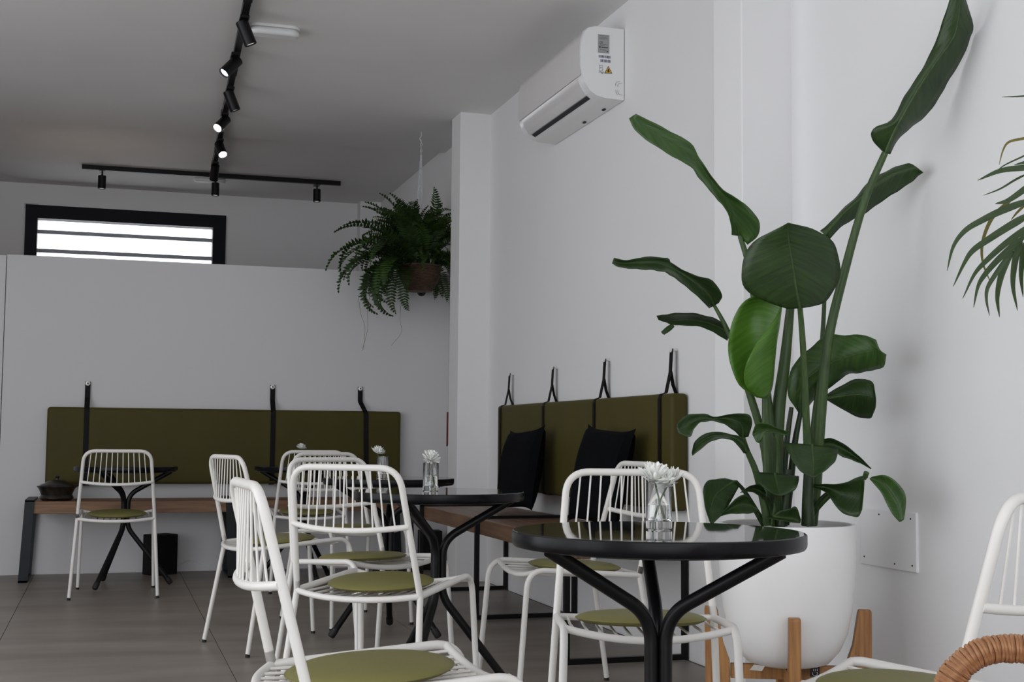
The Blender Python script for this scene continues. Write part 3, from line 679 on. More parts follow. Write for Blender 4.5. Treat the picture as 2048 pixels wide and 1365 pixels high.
# hang tags on the stand
def local(o, p): return Vector(p)-Vector(o.location)
tc_ = [at(1620, 1333, 3.70), at(1639.5, 1333, 3.72), at(1639, 1354.5, 3.72), at(1619.5, 1354, 3.70)]
tgm = MB().add([local(st, p) for p in tc_]+[local(st, p)+Vector((0.002,0.003,0)) for p in tc_], [(0,1,2,3),(7,6,5,4),(0,4,5,1),(1,5,6,2),(2,6,7,3),(3,7,4,0)]).build('black_tag', M['tag'], st, False)
for pts in (((1625.5, 1346), (1625.5, 1350.5), (1630, 1353), (1634, 1350.5), (1635.5, 1346.5), (1633, 1346)), ((1627, 1339), (1627, 1343)), ((1630, 1339), (1632, 1341), (1630, 1343)), ((1634.5, 1339), (1634.5, 1343)), ((1628, 1335.5), (1635, 1336))):
    MB().tube([local(st, at(x, y, 3.698)) for x, y in pts], 0.0006, 5).build('tag_print', M['white'], tgm)
tp_ = [at(1508, 1330, 3.62), at(1530, 1333, 3.60), at(1524, 1343, 3.60), at(1499, 1341, 3.62)]
MB().add([local(st, p) for p in tp_]+[local(st, p)+Vector((0.001,0.003,-0.001)) for p in tp_], [(0,1,2,3),(7,6,5,4),(0,4,5,1),(1,5,6,2),(2,6,7,3),(3,7,4,0)]).build('paper_tag', M['paper'], st, False)

plant = empty('bird_of_paradise_plant', (PCX, PCY, RIMZ-0.04), 0, 'tall broad-leaved bird-of-paradise plant growing from the white planter', 'plant')
PLO = Vector(plant.location)
def leaf(rows, d0, d1, cup, m='leaf', twist=0.0):
    """rows: base to tip, each a list of image points; depth runs d0..d1, the blade is cupped by cup metres"""
    n = len(rows); R3 = []
    for i, r in enumerate(rows):
        t = i/(n-1); k = len(r); row = []
        for j, p in enumerate(r):
            u = -1+2*j/(k-1); dd = p[2] if len(p) > 2 else 0.0
            row.append(at(p[0], p[1], d0+(d1-d0)*t + dd - cup*(abs(u)**1.5)*math.sin(PI*min(1, t*0.9+0.08)) + twist*u*math.sin(PI*t)) - PLO)
        R3.append(row)
    g = sheet(R3, 4, 4); nr, nc = len(g), len(g[0]); ph = random.uniform(0, 6.28)
    L_ = sum((g[i+1][nc//2]-g[i][nc//2]).length for i in range(nr-1)); fq = 2*PI*max(2.0, L_/0.085)
    for i in range(nr):                       # gently rippled margins
        for j in range(nc):
            u = abs(-1+2*j/(nc-1)); t = i/(nr-1); a = 0.0024*u**3*min(1, L_/0.25)*math.sin(PI*t)
            g[i][j] = g[i][j] + CF*a*1.6*math.sin(fq*t+ph+(2.1 if j > nc/2 else 0)) + CU*a*0.55*math.sin(fq*1.7*t+2*ph)
    o = bpy.data.objects.new('leaf', leaf_mesh('leaf', g, M[m])); COL.objects.link(o); o.parent = plant
    mid = [r[len(r)//2] for r in R3]; 
    pts = cr_spline(mid, 3); nn = len(pts)
    MB().tube(pts, [0.0042*(1-0.85*i/(nn-1)) for i in range(nn)], 6).build('midrib', M['stalk'], o)
    sm = o.modifiers.new('thickness', 'SOLIDIFY'); sm.thickness = 0.0014; sm.offset = 0
    return o
def stalk(pts, d0, d1, w0, w1, m='stalk'):
    n = len(pts); P = cr_spline([at(p[0], p[1], d0+(d1-d0)*i/(n-1))-PLO for i, p in enumerate(pts)], 5)
    k = len(P); MB().tube(P, [(w0+(w1-w0)*i/(k-1))/2*PD/FPX for i in range(k)], 10).build('stalk', M[m], plant)
# 1 big round leaf facing the camera
leaf([[(1575,618),(1600,617),(1620,614)],[(1530,603),(1597,600),(1648,606)],[(1490,578),(1592,575),(1667,582)],[(1483,540),(1587,540),(1681,548)],[(1494,500),(1581,505),(1676,508)],[(1520,475),(1577,478),(1660,478)],[(1550,460),(1576,458),(1625,458)],[(1574,447),(1577,446),(1581,447)]], 3.62, 3.52, -0.03, 'leaf')
# 2 bright young leaf, half folded
leaf([[(1514,796),(1525,797),(1536,795),(1528,797,-.02),(1520,797,-.03)],[(1478,770),(1508,765,.02),(1544,768),(1520,770,-.05),(1493,775,-.06)],[(1460,725),(1500,720,.03),(1548,728),(1520,735,-.06),(1489,745,-.08)],[(1457,680),(1502,672,.03),(1552,690),(1530,698,-.06),(1500,710,-.08)],[(1468,635),(1510,630,.03),(1557,655),(1545,662,-.05),(1525,670,-.06)],[(1490,602),(1525,602,.02),(1560,630),(1556,634,-.03),(1550,638,-.03)],[(1520,588),(1545,592,.01),(1563,608),(1563,610),(1562,612)]], 3.74, 3.72, 0.0, 'leaf_b')
# 3 long leaf to the upper left
leaf([[(1463,470),(1480,474),(1495,490)],[(1463,456),(1474,455),(1517,470)],[(1456,427),(1463,425),(1517,440)],[(1440,405),(1450,400),(1490,408)],[(1425,388),(1436,384),(1455,386)],[(1400,358),(1415,355),(1425,355)],[(1380,333),(1392,325),(1400,317)],[(1345,313),(1370,303),(1381,286)],[(1300,285),(1330,277),(1345,265)],[(1270,260),(1290,252),(1303,243)],[(1258,237),(1265,232),(1272,228)]], 3.85, 3.70, 0.03, 'leaf_m', 0.03)
# 4, 5 leaves to the left
leaf([[(1418,617),(1428,612),(1438,606)],[(1400,598),(1418,592),(1444,590)],[(1375,576),(1395,570),(1425,562)],[(1350,557),(1370,552),(1385,549)],[(1330,545),(1345,538),(1345,528)],[(1300,540),(1320,528),(1335,517)],[(1265,538),(1280,527),(1290,514)],[(1237,534),(1245,527),(1255,521)],[(1224,527),(1226,522),(1228,516)]], 3.80, 3.55, 0.04, 'leaf', 0.04)
leaf([[(1455,682),(1457,668),(1457,655)],[(1438,672),(1442,657),(1438,641)],[(1415,659),(1415,645),(1412,632)],[(1385,652),(1380,639),(1376,626)],[(1350,651),(1345,640),(1342,628)],[(1330,645),(1326,638),(1322,631)],[(1317,640),(1315,636),(1313,632)]], 3.90, 3.80, 0.03, 'leaf', -0.05)
leaf([[(1343,648),(1346,651),(1349,654)],[(1333,654),(1337,658),(1341,662)],[(1322,664),(1325,668),(1329,670)]], 3.82, 3.80, 0.0, 'leaf')
# 6 tall leaf against the wall
leaf([[(1764,302),(1771,306),(1780,309)],[(1745,280),(1780,283),(1795,281)],[(1746,258),(1791,258),(1820,257)],[(1784,239),(1801,240),(1850,233)],[(1804,201),(1826,196),(1876,200)],[(1828,164),(1850,157),(1893,168)],[(1856,117),(1876,119),(1920,125)],[(1874,75),(1907,75),(1940,77)],[(1886,40),(1915,45),(1946,52)],[(1899,0),(1920,8),(1933,3)],[(1910,-30),(1917,-35),(1922,-30)]], 3.72, 3.52, -0.05, 'leaf', 0.02)
# 7 leaf behind it, tip at the wall
leaf([[(1640,462),(1650,470),(1660,478)],[(1655,450),(1664,452),(1680,456)],[(1683,421),(1690,424),(1705,440)],[(1714,392),(1722,396),(1735,424)],[(1738,363),(1750,371),(1765,402)],[(1770,344),(1785,349),(1795,383)],[(1800,331),(1812,341),(1822,365)],[(1822,328),(1832,337),(1838,351)],[(1842,342),(1845,344),(1846,346)]], 3.85, 3.78, -0.03, 'leaf')
# 8 large lower right leaf, 9 small one below
leaf([[(1590,815),(1600,828),(1610,822)],[(1576,790),(1600,800),(1628,800)],[(1580,745),(1608,765),(1640,787)],[(1600,715),(1635,742),(1664,773)],[(1628,690),(1660,728),(1692,751)],[(1655,671),(1688,717),(1720,746)],[(1690,671),(1718,708),(1745,741)],[(1725,670),(1745,703),(1767,734)],[(1752,680),(1760,700),(1773,710)]], 3.90, 3.75, -0.05, 'leaf_m')
leaf([[(1648,793),(1650,797),(1653,800)],[(1668,780),(1680,793),(1690,822)],[(1690,768),(1705,790),(1718,835)],[(1717,758),(1726,790),(1740,837)],[(1744,764),(1746,795),(1748,825)],[(1750,785),(1752,800),(1751,815)]], 3.90, 3.80, -0.03, 'leaf')
# 10-12 lower left
leaf([[(1478,872),(1486,876),(1497,874)],[(1468,862),(1483,852),(1504,850)],[(1452,851),(1470,843),(1500,832)],[(1435,844),(1450,838),(1478,827)],[(1415,843),(1425,838),(1434,834)],[(1400,846),(1408,838),(1412,829)],[(1388,858),(1385,845),(1385,828)],[(1380,874),(1368,856),(1364,836)],[(1358,868),(1354,858),(1354,850)]], 3.72, 3.60, 0.03, 'leaf', 0.03)
leaf([[(1487,907),(1495,906),(1499,899)],[(1477,893),(1484,888),(1490,880)],[(1462,880),(1466,876),(1472,871)],[(1445,878),(1448,873),(1450,867)],[(1428,881),(1426,873),(1424,864)],[(1408,893),(1403,884),(1398,875)],[(1390,908),(1388,900),(1388,888)],[(1385,912),(1384,909),(1384,905)]], 3.70, 3.60, 0.03, 'leaf', 0.04)
leaf([[(1505,866),(1506,872),(1512,884)],[(1514,847),(1520,862),(1520,886)],[(1535,848),(1535,858),(1530,868)],[(1551,855),(1553,860),(1552,866)],[(1570,862),(1570,868),(1568,872)],[(1582,862),(1581,864),(1580,866)]], 3.66, 3.66, 0.02, 'leaf_m', 0.02)
# 13, 14 front leaves drooping to the viewer, 15 behind
leaf([[(1508,944),(1550,948),(1598,953)],[(1515,962),(1553,962),(1597,965)],[(1530,978),(1556,978),(1590,980)],[(1548,990),(1560,992),(1575,990)]], 3.66, 3.60, 0.05, 'leaf')
leaf([[(1567,886),(1624,890),(1677,898)],[(1576,903),(1625,908),(1675,910)],[(1585,922),(1626,925),(1668,926)],[(1600,942),(1626,942),(1652,941)],[(1615,952),(1626,956),(1638,950)]], 3.66, 3.58, 0.04, 'leaf')
leaf([[(1636,886),(1640,892),(1645,897)],[(1656,877),(1660,888),(1665,902)],[(1680,884),(1683,896),(1685,914)],[(1704,901),(1705,910),(1705,921)],[(1722,917),(1722,922),(1722,928)],[(1743,938),(1742,939),(1741,938)]], 3.82, 3.78, 0.02, 'leaf')
# 16, 17 right low leaves
leaf([[(1627,970),(1628,972),(1629,975)],[(1655,969),(1655,976),(1654,988)],[(1682,968),(1680,985),(1675,1018)],[(1705,960),(1705,990),(1695,1031)],[(1722,954),(1724,990),(1716,1034)],[(1729,962),(1727,990),(1724,1020)]], 3.76, 3.62, 0.03, 'leaf')
leaf([[(1739,958),(1741,957),(1745,954)],[(1752,973),(1762,965),(1770,951)],[(1766,992),(1778,981),(1797,968)],[(1777,1015),(1792,1002),(1810,990)],[(1788,1033),(1800,1023),(1811,1018)],[(1799,1045),(1804,1043),(1808,1040)]], 3.66, 3.62, 0.02, 'leaf_m')
# 18-21 left low leaves and dark ones at the rim
leaf([[(1450,957),(1470,963),(1478,974)],[(1430,959),(1450,975),(1462,1003)],[(1412,965),(1432,990),(1452,1020)],[(1406,985),(1424,1008),(1443,1031)],[(1410,1015),(1420,1030),(1432,1042)],[(1419,1043),(1422,1048),(1425,1049)]], 3.72, 3.58, 0.02, 'leaf')
leaf([[(1516,1024),(1514,1020),(1511,1015)],[(1495,1028),(1497,1010),(1498,994)],[(1475,1028),(1477,1010),(1482,991)],[(1455,1029),(1455,1022),(1458,1012)],[(1440,1034),(1441,1032),(1443,1028)]], 3.70, 3.64, 0.02, 'leaf')
leaf([[(1528,1000),(1530,992),(1532,985)],[(1515,990),(1518,982),(1522,971)],[(1500,984),(1502,978),(1505,971)],[(1480,986),(1484,983),(1488,980)]], 3.72, 3.66, 0.02, 'leaf')
leaf([[(1531,1036),(1545,1032),(1560,1022)],[(1550,1040),(1565,1036),(1580,1018)],[(1580,1045),(1588,1038),(1593,1015)],[(1600,1047),(1601,1044),(1602,1040)]], 3.70, 3.70, 0.02, 'leaf')
# stalks
stalk([(1616,1050),(1617,960),(1612,830),(1607,710),(1600,617),(1594,585)], 3.80, 3.61, 19, 8)
stalk([(1622,1050),(1632,960),(1640,850),(1655,690),(1690,540),(1730,400),(1770,306)], 3.82, 3.72, 26, 13)
stalk([(1620,1050),(1625,880),(1638,760),(1648,620),(1650,468)], 3.88, 3.86, 14, 7)
stalk([(1552,1050),(1545,900),(1530,760),(1512,620),(1497,530),(1480,472)], 3.84, 3.85, 22, 10)
stalk([(1545,1050),(1530,900),(1497,780),(1475,710),(1452,655),(1429,612)], 3.80, 3.80, 20, 7)
stalk([(1556,1050),(1550,960),(1556,830),(1570,720),(1580,622),(1586,560)], 3.86, 3.86, 38, 12)
stalk([(1540,1050),(1536,940),(1532,840),(1530,790)], 3.78, 3.76, 24, 12)
stalk([(1560,1050),(1566,960),(1574,880),(1583,815)], 3.88, 3.90, 18, 9, 'stalk_d')
stalk([(1570,1050),(1580,970),(1590,885),(1601,826)], 3.90, 3.90, 18, 10, 'stalk_d')
stalk([(1612,1050),(1622,960),(1636,870),(1650,797)], 3.92, 3.90, 12, 7, 'stalk_d')
stalk([(1616,1052),(1616,1000),(1618,940)], 3.74, 3.74, 26, 20, 'stalk_d')
stalk([(1535,1050),(1528,1010),(1512,945),(1495,904),(1486,876)], 3.74, 3.71, 17, 9)
stalk([(1612,1050),(1625,1025),(1645,995),(1670,978)], 3.80, 3.74, 11, 6, 'stalk_d')
stalk([(1614,1050),(1632,1020),(1668,985),(1715,960),(1733,954)], 3.82, 3.66, 12, 7)
stalk([(1728,958),(1731,952),(1733,946)], 3.66, 3.65, 9, 11)
stalk([(1528,1050),(1505,1010),(1488,982),(1472,963)], 3.76, 3.72, 13, 6, 'stalk_d')
stalk([(1548,1050),(1540,1010),(1535,995)], 3.74, 3.70, 12, 6, 'stalk_d')
stalk([(1560,1052),(1556,990),(1552,948)], 3.74, 3.66, 24, 8, 'stalk_d')
stalk([(1545,1052),(1552,1000),(1556,900),(1545,858)], 3.73, 3.67, 10, 5)
stalk([(1565,1052),(1570,1000),(1578,940)], 3.72, 3.72, 20, 14, 'stalk_d')

# ------------------------------------------------------------------ hanging fern
FC = Vector((1.985, 8.46, 2.02))
fern = empty('hanging_fern', FC, 0, 'bushy green fern spilling from the hanging basket beside the pillar', 'fern')
bsk = empty('hanging_basket', (FC.x, FC.y, 1.885), 0, 'brown wicker hanging basket on metal chains under the fern', 'hanging basket')
bp = []
for i in range(23):
    t = i/22; z = 0.165*t; r = 0.088+0.055*math.sin(PI/2*min(1, t*1.15)); bp += [(r-0.0022, z-0.0026), (r+0.0022, z), (r-0.0022, z+0.0026)]
MB().lathe([(0, 0.004)]+bp+[(0.135, 0.168), (0.13, 0.15), (0, 0.14)], 40).build('bowl', M['basket'], bsk)
MB().tube([(0.145*math.cos(2*PI*i/40), 0.145*math.sin(2*PI*i/40), 0.168) for i in range(40)], 0.007, 8, closed=True).build('rim', M['basket'], bsk)
topp = Vector((0, 0, CZ-1.885)); joint = Vector((0.0, 0, CZ-1.885-0.16))
def ring_link(): return MB().tube([(0.0058*math.cos(2*PI*i/10), 0, 0.0120*math.sin(2*PI*i/10)) for i in range(10)], 0.0021, 5, closed=True).mesh('chain_link', M['chain'])
LINK = ring_link()
def chain(p, q):
    n = int((q-p).length/0.0198); d = (q-p).normalized(); qr = Vector((0,0,1)).rotation_difference(d)
    for i in range(n):
        inst('chain_link', LINK, bsk, p.lerp(q, (i+0.5)/n), qr @ Quaternion((0,0,1), (PI/2)*(i % 2)+0.4))
MB().tube([topp, topp-Vector((0,0,0.03)), topp-Vector((0.012,0,0.045)), topp-Vector((0.004,0,0.062)), topp-Vector((-0.006,0,0.055))], 0.003, 7).build('hook', M['chain'], bsk)
chain(topp-Vector((0,0,0.055)), joint)
for k in range(3):
    a = 2*PI*k/3+0.9; kn = Vector((0.028*math.cos(a), 0.028*math.sin(a), 0.46)); chain(joint, kn); chain(kn, Vector((0.14*math.cos(a), 0.14*math.sin(a), 0.17)))
def frond_mesh(name, droop, seed, m, n=24):
    rnd = random.Random(seed); mb_v = []; mb_f = []; uvs = []
    # unit-length arching rachis in the xz plane, leaflets to both sides (y)
    pts = []; x = z = 0.0; ang = math.radians(62)
    N = n+4
    for i in range(N+1):
        pts.append(Vector((x, 0, z))); s = 1.0/N; x += math.cos(ang)*s; z += math.sin(ang)*s; ang -= droop/N*(0.6+0.8*i/N)
    def quad(vs):
        o = len(mb_v); mb_v.extend(vs); mb_f.append(tuple(range(o, o+len(vs))))
    for i in range(3, N+1):
        t = (i-3)/(N-3); p = pts[i]; tg = (pts[i]-pts[i-1]).normalized(); nrm = Vector((0,1,0)).cross(tg)
        L = 0.130*(math.sin(PI*(0.13+0.87*t)**0.75))**0.8*rnd.uniform(.85, 1.1)+0.012; w = 0.0165
        if t > 0.97: L *= 0.5
        for sg in (-1, 1):
            d = (Vector((0, sg, 0))*0.93+tg*0.34+nrm*rnd.uniform(-.35, .05)).normalized()
            wv = tg*w; a = p; b = p+d*L*0.55-nrm*0.006; c = p+d*L-nrm*(0.018+0.05*L)
            quad([a-wv*0.4, b-wv, b+wv]); quad([a-wv*0.4, b+wv, a+wv*0.7]); quad([b-wv, c, b+wv])
    for i in range(N):
        a, b = pts[i], pts[i+1]; w = Vector((0, 0.004*(1-i/N)+0.001, 0)); quad([a-w, b-w, b+w, a+w]); 
    me = bpy.data.meshes.new(name); me.from_pydata([tuple(v) for v in mb_v], [], mb_f); me.update()
    uv = me.uv_layers.new(name='UVMap')
    for lp in me.loops:
        v = me.vertices[lp.vertex_index].co; uv.data[lp.index].uv = (v.y*3+0.5, v.x*0.9)
    me.materials.append(m); return me
FR = [frond_mesh('frond', d, i, M['fern_l'] if i in (2, 5) else M['fern']) for i, d in enumerate((1.2, 1.7, 2.2, 2.7, 3.1, 2.0))]
rnd = random.Random(21)
def frond(az, tilt, sc, var, off=(0,0,0.0), roll=0.0):
    q = Quaternion((0,0,1), az) @ Quaternion((0,1,0), tilt) @ Quaternion((1,0,0), roll)
    b = Vector((0.05*math.cos(az), 0.05*math.sin(az), 0.02))+Vector(off)
    inst('frond', FR[var], fern, b, q, sc)
for i in range(190):
    az = rnd.uniform(0, 2*PI); left = math.cos(az-math.radians(170)); kind = i % 5
    if kind < 3: tilt = rnd.uniform(-0.85, -0.15); var = rnd.choice((0, 0, 1, 5)); sc = rnd.uniform(.40, .56)      # upright, arching
    else: tilt = rnd.uniform(-0.15, 0.85); var = rnd.choice((1, 2, 3, 4, 5)); sc = rnd.uniform(.36, .54)*(1+0.22*max(0, left))   # spilling over
    if kind >= 3 and az > math.radians(240): tilt = rnd.uniform(-0.2, 0.35); var = rnd.choice((2, 3)); sc = rnd.uniform(.22, .30)
    if math.cos(az) > 0.3: sc = min(sc, 0.30/max(0.35, math.cos(az))*1.15)
    if math.sin(az) > 0.35: sc = min(sc, 0.44)
    frond(az, tilt, sc, var, (rnd.uniform(-.06, .05), rnd.uniform(-.06, .06), rnd.uniform(-.02, .05)), rnd.uniform(-.5, .5))
for az, tilt, sc, var in ((175, 0.25, .70, 2), (186, 0.55, .66, 2), (200, .75, .62, 3), (215, .85, .60, 3), (225, .95, .55, 3), (236, 1.0, .5, 4), (180, -.12, .60, 1), (165, -.35, .58, 0), (205, .45, .66, 1), (222, .7, .58, 2), (228, .35, .60, 1), (195, 1.0, .55, 4), (190, .05, .66, 1), (210, .15, .62, 2)):
    frond(math.radians(az), tilt, sc, var)
for pts in ([(716, 590), (722, 630), (730, 655), (727, 700)], [(740, 590), (735, 620), (735, 660), (724, 702)], [(803, 600), (800, 640), (803, 665), (782, 692)], [(760, 590), (775, 604), (790, 600)]):
    MB().tube(cr_spline([on_y(px, py, 8.40+0.004*i)-FC for i, (px, py) in enumerate(pts)], 4), 0.0012, 5).build('dry_runner', M['root'], fern)
# small dome camera on the partition, just below the basket
dm = on_y(843, 584, 8.79)
dome = empty('dome_camera', dm, 0, 'small glossy black dome camera on the partition, right below the fern basket', 'camera')
MB().lathe([(0, 0.028), (0.018, 0.024), (0.030, 0.010), (0.032, -0.004), (0.028, -0.018), (0.017, -0.029), (0, -0.033)], 24).build('dome', M['dome'], dome)
MB().lathe([(0, 0), (0.040, 0), (0.040, 0.02), (0, 0.02)], 24, T=Matrix.Translation((0.012, 0.065, 0.006)) @ Matrix.Rotation(PI/2, 4, 'X')).build('mount', M['white'], dome)
MB().tube([(0.004, 0.02, 0.01), (0.010, 0.055, 0.006)], 0.012, 10).build('arm', M['white'], dome)

# ------------------------------------------------------------------ small things
# lidded metal pot on the left bench
pp = on_z(114, 1000, 0.4875)
kp = empty('lidded_pot', (pp.x, 8.56, 0.4875), 0.35, 'dark metal lidded pot with a handle on the left end of the bench', 'pot')
MB().lathe([(0, 0), (0.085, 0), (0.103, 0.014), (0.100, 0.024), (0.092, 0.034), (0.098, 0.050), (0.108, 0.072), (0.120, 0.086), (0.118, 0.090), (0.104, 0.086), (0.09, 0.06), (0, 0.05)], 40).build('bowl', M['ceramic'], kp)
lid = MB().lathe([(0, 0.078), (0.100, 0.080), (0.106, 0.090), (0.098, 0.098), (0.075, 0.106), (0.060, 0.118), (0.03, 0.126), (0, 0.128)], 40).build('lid', M['ceramic'], kp)
MB().lathe([(0, 0.126), (0.010, 0.128), (0.009, 0.136), (0.016, 0.146), (0.010, 0.153), (0, 0.154)], 20).build('knob', M['ceramic'], lid)
MB().tube(fillet([(0.095, 0, 0.085), (0.15, 0, 0.108), (0.20, 0, 0.100)], 0.03), [0.010]*3+[0.011]*6, 8).build('handle', M['ceramic'], kp) if False else MB().tube([(0.10, 0, 0.080), (0.14, 0, 0.100), (0.20, 0, 0.102)], [0.012, 0.011, 0.013], 8).build('handle', M['ceramic'], kp)
def speaker(loc, rz, sx, sy, h, label):
    r = empty('speaker_box', loc, rz, label, 'speaker', 'black boxes on the floor by the partition')
    MB().box((-sx/2, -sy/2, 0), (sx/2, sy/2, h)).build('cabinet', M['speaker'], r, False, 0.006)
    MB().box((-sx/2+0.008, -sy/2-0.005, 0.010), (sx/2-0.008, -sy/2, h-0.010)).build('grille', M['strap'], r, False, 0.003)
speaker((0.350, 8.715, 0), 0.55, 0.175, 0.135, 0.258, 'black box speaker on the floor under the leftmost table')
speaker((2.13, 8.66, 0), -0.1, 0.15, 0.15, 0.262, 'black box on the floor in the far corner beside the pillar')
tag(MB().tube(cr_spline([(0.47, 8.80, 0.05), (0.55, 8.845, 0.075), (0.66, 8.85, 0.035), (0.74, 8.845, 0.004)], 6), 0.0022, 6).build('speaker_cable', M['white']), 'thin white cable on the wall beside the left black speaker', 'cable')
sg = empty('wall_sign', (2.094, 8.081, 0), 0, 'narrow dark red plate seen edge-on at the far edge of the pillar', 'sign')
MB().box((-0.0025, -0.010, 0.850), (0.004, 0.012, 1.062)).build('plate', M['red'], sg, False)
MB().box((-0.003, -0.002, 0.842), (0.004, 0.012, 0.850)).build('edge', M['ink'], sg, False)
ap = empty('access_panel', (0,0,0), 0, 'white access panel with small screws on the right wall beside the planter', 'wall panel')
pad('cover', (XW-0.008, 3.309, 0.510), (XW+0.002, 3.606, 0.688), M['wall'], ap, 0.004)
for y, z in ((3.335, 0.668), (3.50, 0.672), (3.585, 0.535), (3.42, 0.527), (3.33, 0.530)):
    MB().lathe([(0, 0), (0.0026, 0), (0.0026, 0.002), (0, 0.0022)], 10, T=Matrix.Translation((XW-0.0075, y, z)) @ Matrix.Rotation(-PI/2, 4, 'Y')).build('screw', M['steel_flat'], ap)

# ------------------------------------------------------------------ rattan armchair at the lower right
ra = empty('rattan_armchair', (0,0,0), 0, 'rattan armchair of which only the wrapped arm shows at the lower right corner', 'armchair')
RD = 1.60
armp = cr_spline([at(1868, 1500, 1.60), at(1872, 1440, 1.60), at(1895, 1372, 1.60), at(1925, 1330, 1.60), at(1965, 1305, 1.60), at(2015, 1298, 1.60), at(2080, 1301, 1.59), at(2200, 1310, 1.57), at(2330, 1320, 1.55)], 12)
MB().tube(armp, 0.0145, 12).build('arm_core', M['rattan'], ra)
# wrapped cane: one flat strand wound around the arm, turn after turn
acc = [0.0]
for i in range(1, len(armp)): acc.append(acc[-1]+(armp[i]-armp[i-1]).length)
def arm_at(s):
    for i in range(1, len(armp)):
        if acc[i] >= s:
            t = (s-acc[i-1])/(acc[i]-acc[i-1]); return armp[i-1].lerp(armp[i], t), (armp[i]-armp[i-1]).normalized()
    return armp[-1], (armp[-1]-armp[-2]).normalized()
wrap = MB(); s_ = 0.0; rr = random.Random(4)
RING = MB().lathe([(0.0140, -0.0026), (0.0165, -0.0024), (0.0178, 0.0), (0.0165, 0.0024), (0.0140, 0.0026)], 18).mesh('wrap_turn', M['rattan'])
while s_ < acc[-1]:
    p, tg = arm_at(s_); q = Vector((0,0,1)).rotation_difference((tg+Vector((rr.uniform(-.08,.08), rr.uniform(-.08,.08), rr.uniform(-.08,.08)))).normalized())
    inst('wrap_turn', RING, ra, p, q, rr.uniform(.97, 1.05)); s_ += 0.0050
# rest of the chair, outside the picture
dirx = CR.copy(); dirx.z = 0; dirx.normalize(); diry = CF.copy(); diry.z = 0; diry.normalize()
a0 = armp[0]; a1 = armp[-1]
near = -diry*0.52
leg1 = Vector((a0.x, a0.y, 0.0)); leg2 = Vector((a1.x, a1.y, 0))
for off in (Vector((0,0,0)), near):
    if off.length > 0: MB().tube([p+off for p in armp], 0.0165, 12).build('arm', M['rattan'], ra)
    MB().tube([a0+off, leg1+off+dirx*0.01], 0.016, 10).build('leg', M['rattan'], ra)
    MB().tube([a1+off+Vector((0,0,0.20)), a1+off, leg2+off], 0.016, 10).build('leg', M['rattan'], ra)
sz = Vector((0,0,0.38))
MB().add([leg1+sz, leg2+sz, leg2+near+sz, leg1+near+sz]+[p+Vector((0,0,0.03)) for p in (leg1+sz, leg2+sz, leg2+near+sz, leg1+near+sz)], [(3,2,1,0),(4,5,6,7),(0,1,5,4),(1,2,6,5),(2,3,7,6),(3,0,4,7)]).build('seat', M['rattan'], ra, False)
b0 = a1+Vector((0,0,0.18)); MB().add([leg2+sz, leg2+near+sz, b0+near, b0, leg2+sz+dirx*.02, leg2+near+sz+dirx*.02, b0+near+dirx*.02, b0+dirx*.02], [(3,2,1,0),(4,5,6,7),(0,1,5,4),(1,2,6,5),(2,3,7,6),(3,0,4,7)]).build('backrest', M['rattan'], ra, False)

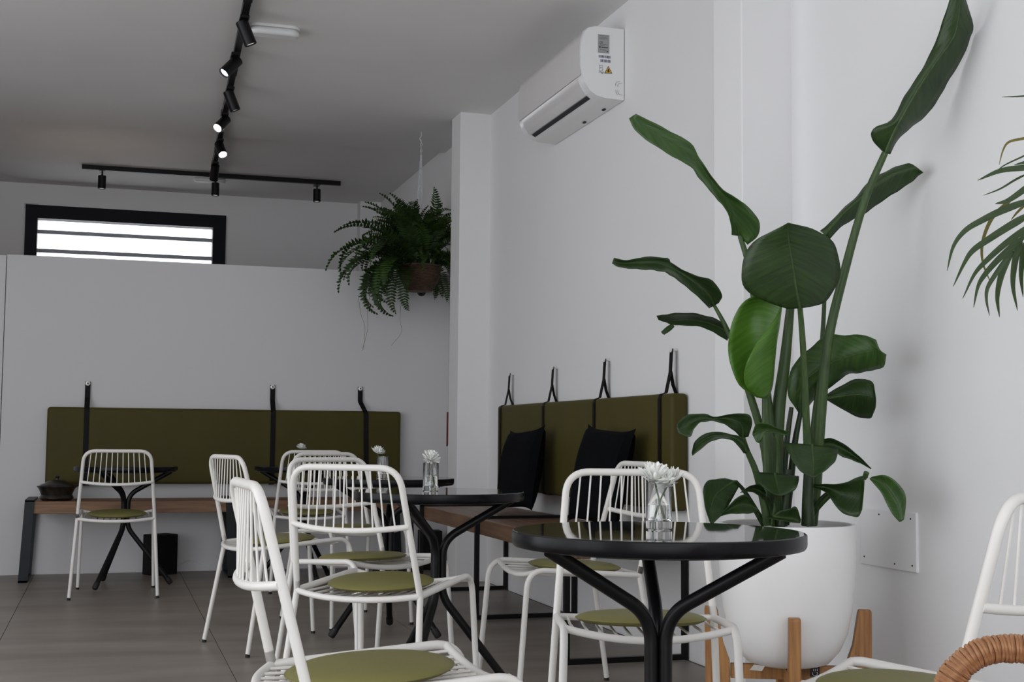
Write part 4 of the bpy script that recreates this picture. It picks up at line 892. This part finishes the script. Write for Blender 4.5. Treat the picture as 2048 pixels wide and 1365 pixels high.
# ------------------------------------------------------------------ palm at the right edge
PLD = 2.55
pbase = on_z(2480, 1500, 0.0); pbase = Vector((2.10, 2.02, 0))
palm = empty('potted_palm', pbase, 0, 'palm frond with narrow drooping leaflets entering at the right edge of the picture', 'palm')
MB().lathe([(0, 0), (0.11, 0), (0.135, 0.20), (0.14, 0.22), (0.13, 0.222), (0.125, 0.19), (0, 0.185)], 32).build('pot', M['planter'], palm)
def plf(pts, w, m='palm', d=PLD, dz=0.0):
    n = len(pts); C3 = cr_spline([at(x, y, d+dz*i/(n-1))-pbase for i, (x, y) in enumerate(pts)], 5); k = len(C3); grid = []
    for i, p in enumerate(C3):
        t = i/(k-1); tg = (C3[min(i+1, k-1)]-C3[max(i-1, 0)]).normalized(); side = tg.cross(CF).normalized()
        ww = w/2*d/FPX*min(1.0, 0.35+2.6*t)*(1-t**2.2)**0.8+0.0004
        grid.append([p-side*ww-CF*0.004*(ww/0.006), p, p+side*ww-CF*0.004*(ww/0.006)])
    o = bpy.data.objects.new('leaflet', leaf_mesh('leaflet', grid, M[m])); COL.objects.link(o); o.parent = palm
for pts, w, dz in (([(2066,334),(2048,336),(2000,342),(1955,361)], 13, -.1), ([(2085,398),(2048,405),(2000,423),(1965,440),(1930,461),(1906,493),(1894,542)], 14, -.2),
    ([(2080,420),(2048,435),(2015,454),(1976,479),(1944,502),(1927,528),(1906,574)], 15, -.15), ([(2070,445),(2048,459.5),(2008,489),(1972.5,521),(1948,549),(1925,598)], 13, -.1),
    ([(2052,472),(2032,486),(1997,517.5),(1969,549),(1955,574),(1947,616)], 13, -.05), ([(2024,504),(2015,514),(1990,549),(1974,577),(1972.5,602),(1979,632)], 10, 0),
    ([(2020,503),(2018,507),(2000.6,552.7),(1993.6,595),(1999,635)], 15, .05), ([(2038,482),(2036,486),(2027,531.6),(2025,574),(2035,622)], 15, .05), ([(2052,478),(2046,496),(2041,549),(2046,595)], 14, .1),
    ([(2075,360),(2048,379),(2015,401.5),(1990,408)], 13, -.1), ([(2090,310),(2060,322),(2028,330)], 8, 0), ([(2075,455),(2068,500),(2062,560),(2066,610)], 14, .1), ([(2095,440),(2090,490),(2085,560),(2090,620)], 14, .1)):
    plf(pts, w, 'palm', PLD, dz)
for pts, w in (([(2020,404),(2010,410),(1983,437),(1965,482),(1965,525),(1983,570)], 8), ([(2070,268),(2048,277),(2018,284),(2006,300),(1998,330)], 5), ([(2070,300),(2048,312),(2010,330),(1990,345)], 3), ([(2060,345),(2030,360),(2000,378),(1967,391)], 4), ([(2070,190),(2040,193),(2004,194)], 3), ([(2055,405),(2035,424),(2022,440)], 5)):
    plf(pts, w, 'palmdry' if w in (8, 5) else 'palm', PLD)
rach = cr_spline([at(2015,512,PLD)-pbase, at(2040,480,PLD)-pbase, at(2085,430,PLD)-pbase, at(2180,330,PLD)-pbase, Vector((0.02, 0.0, 0.95)), Vector((0,0,0.19))], 8)
MB().tube(rach, [0.002+0.008*i/(len(rach)-1) for i in range(len(rach))], 8).build('rachis', M['stalk'], palm)
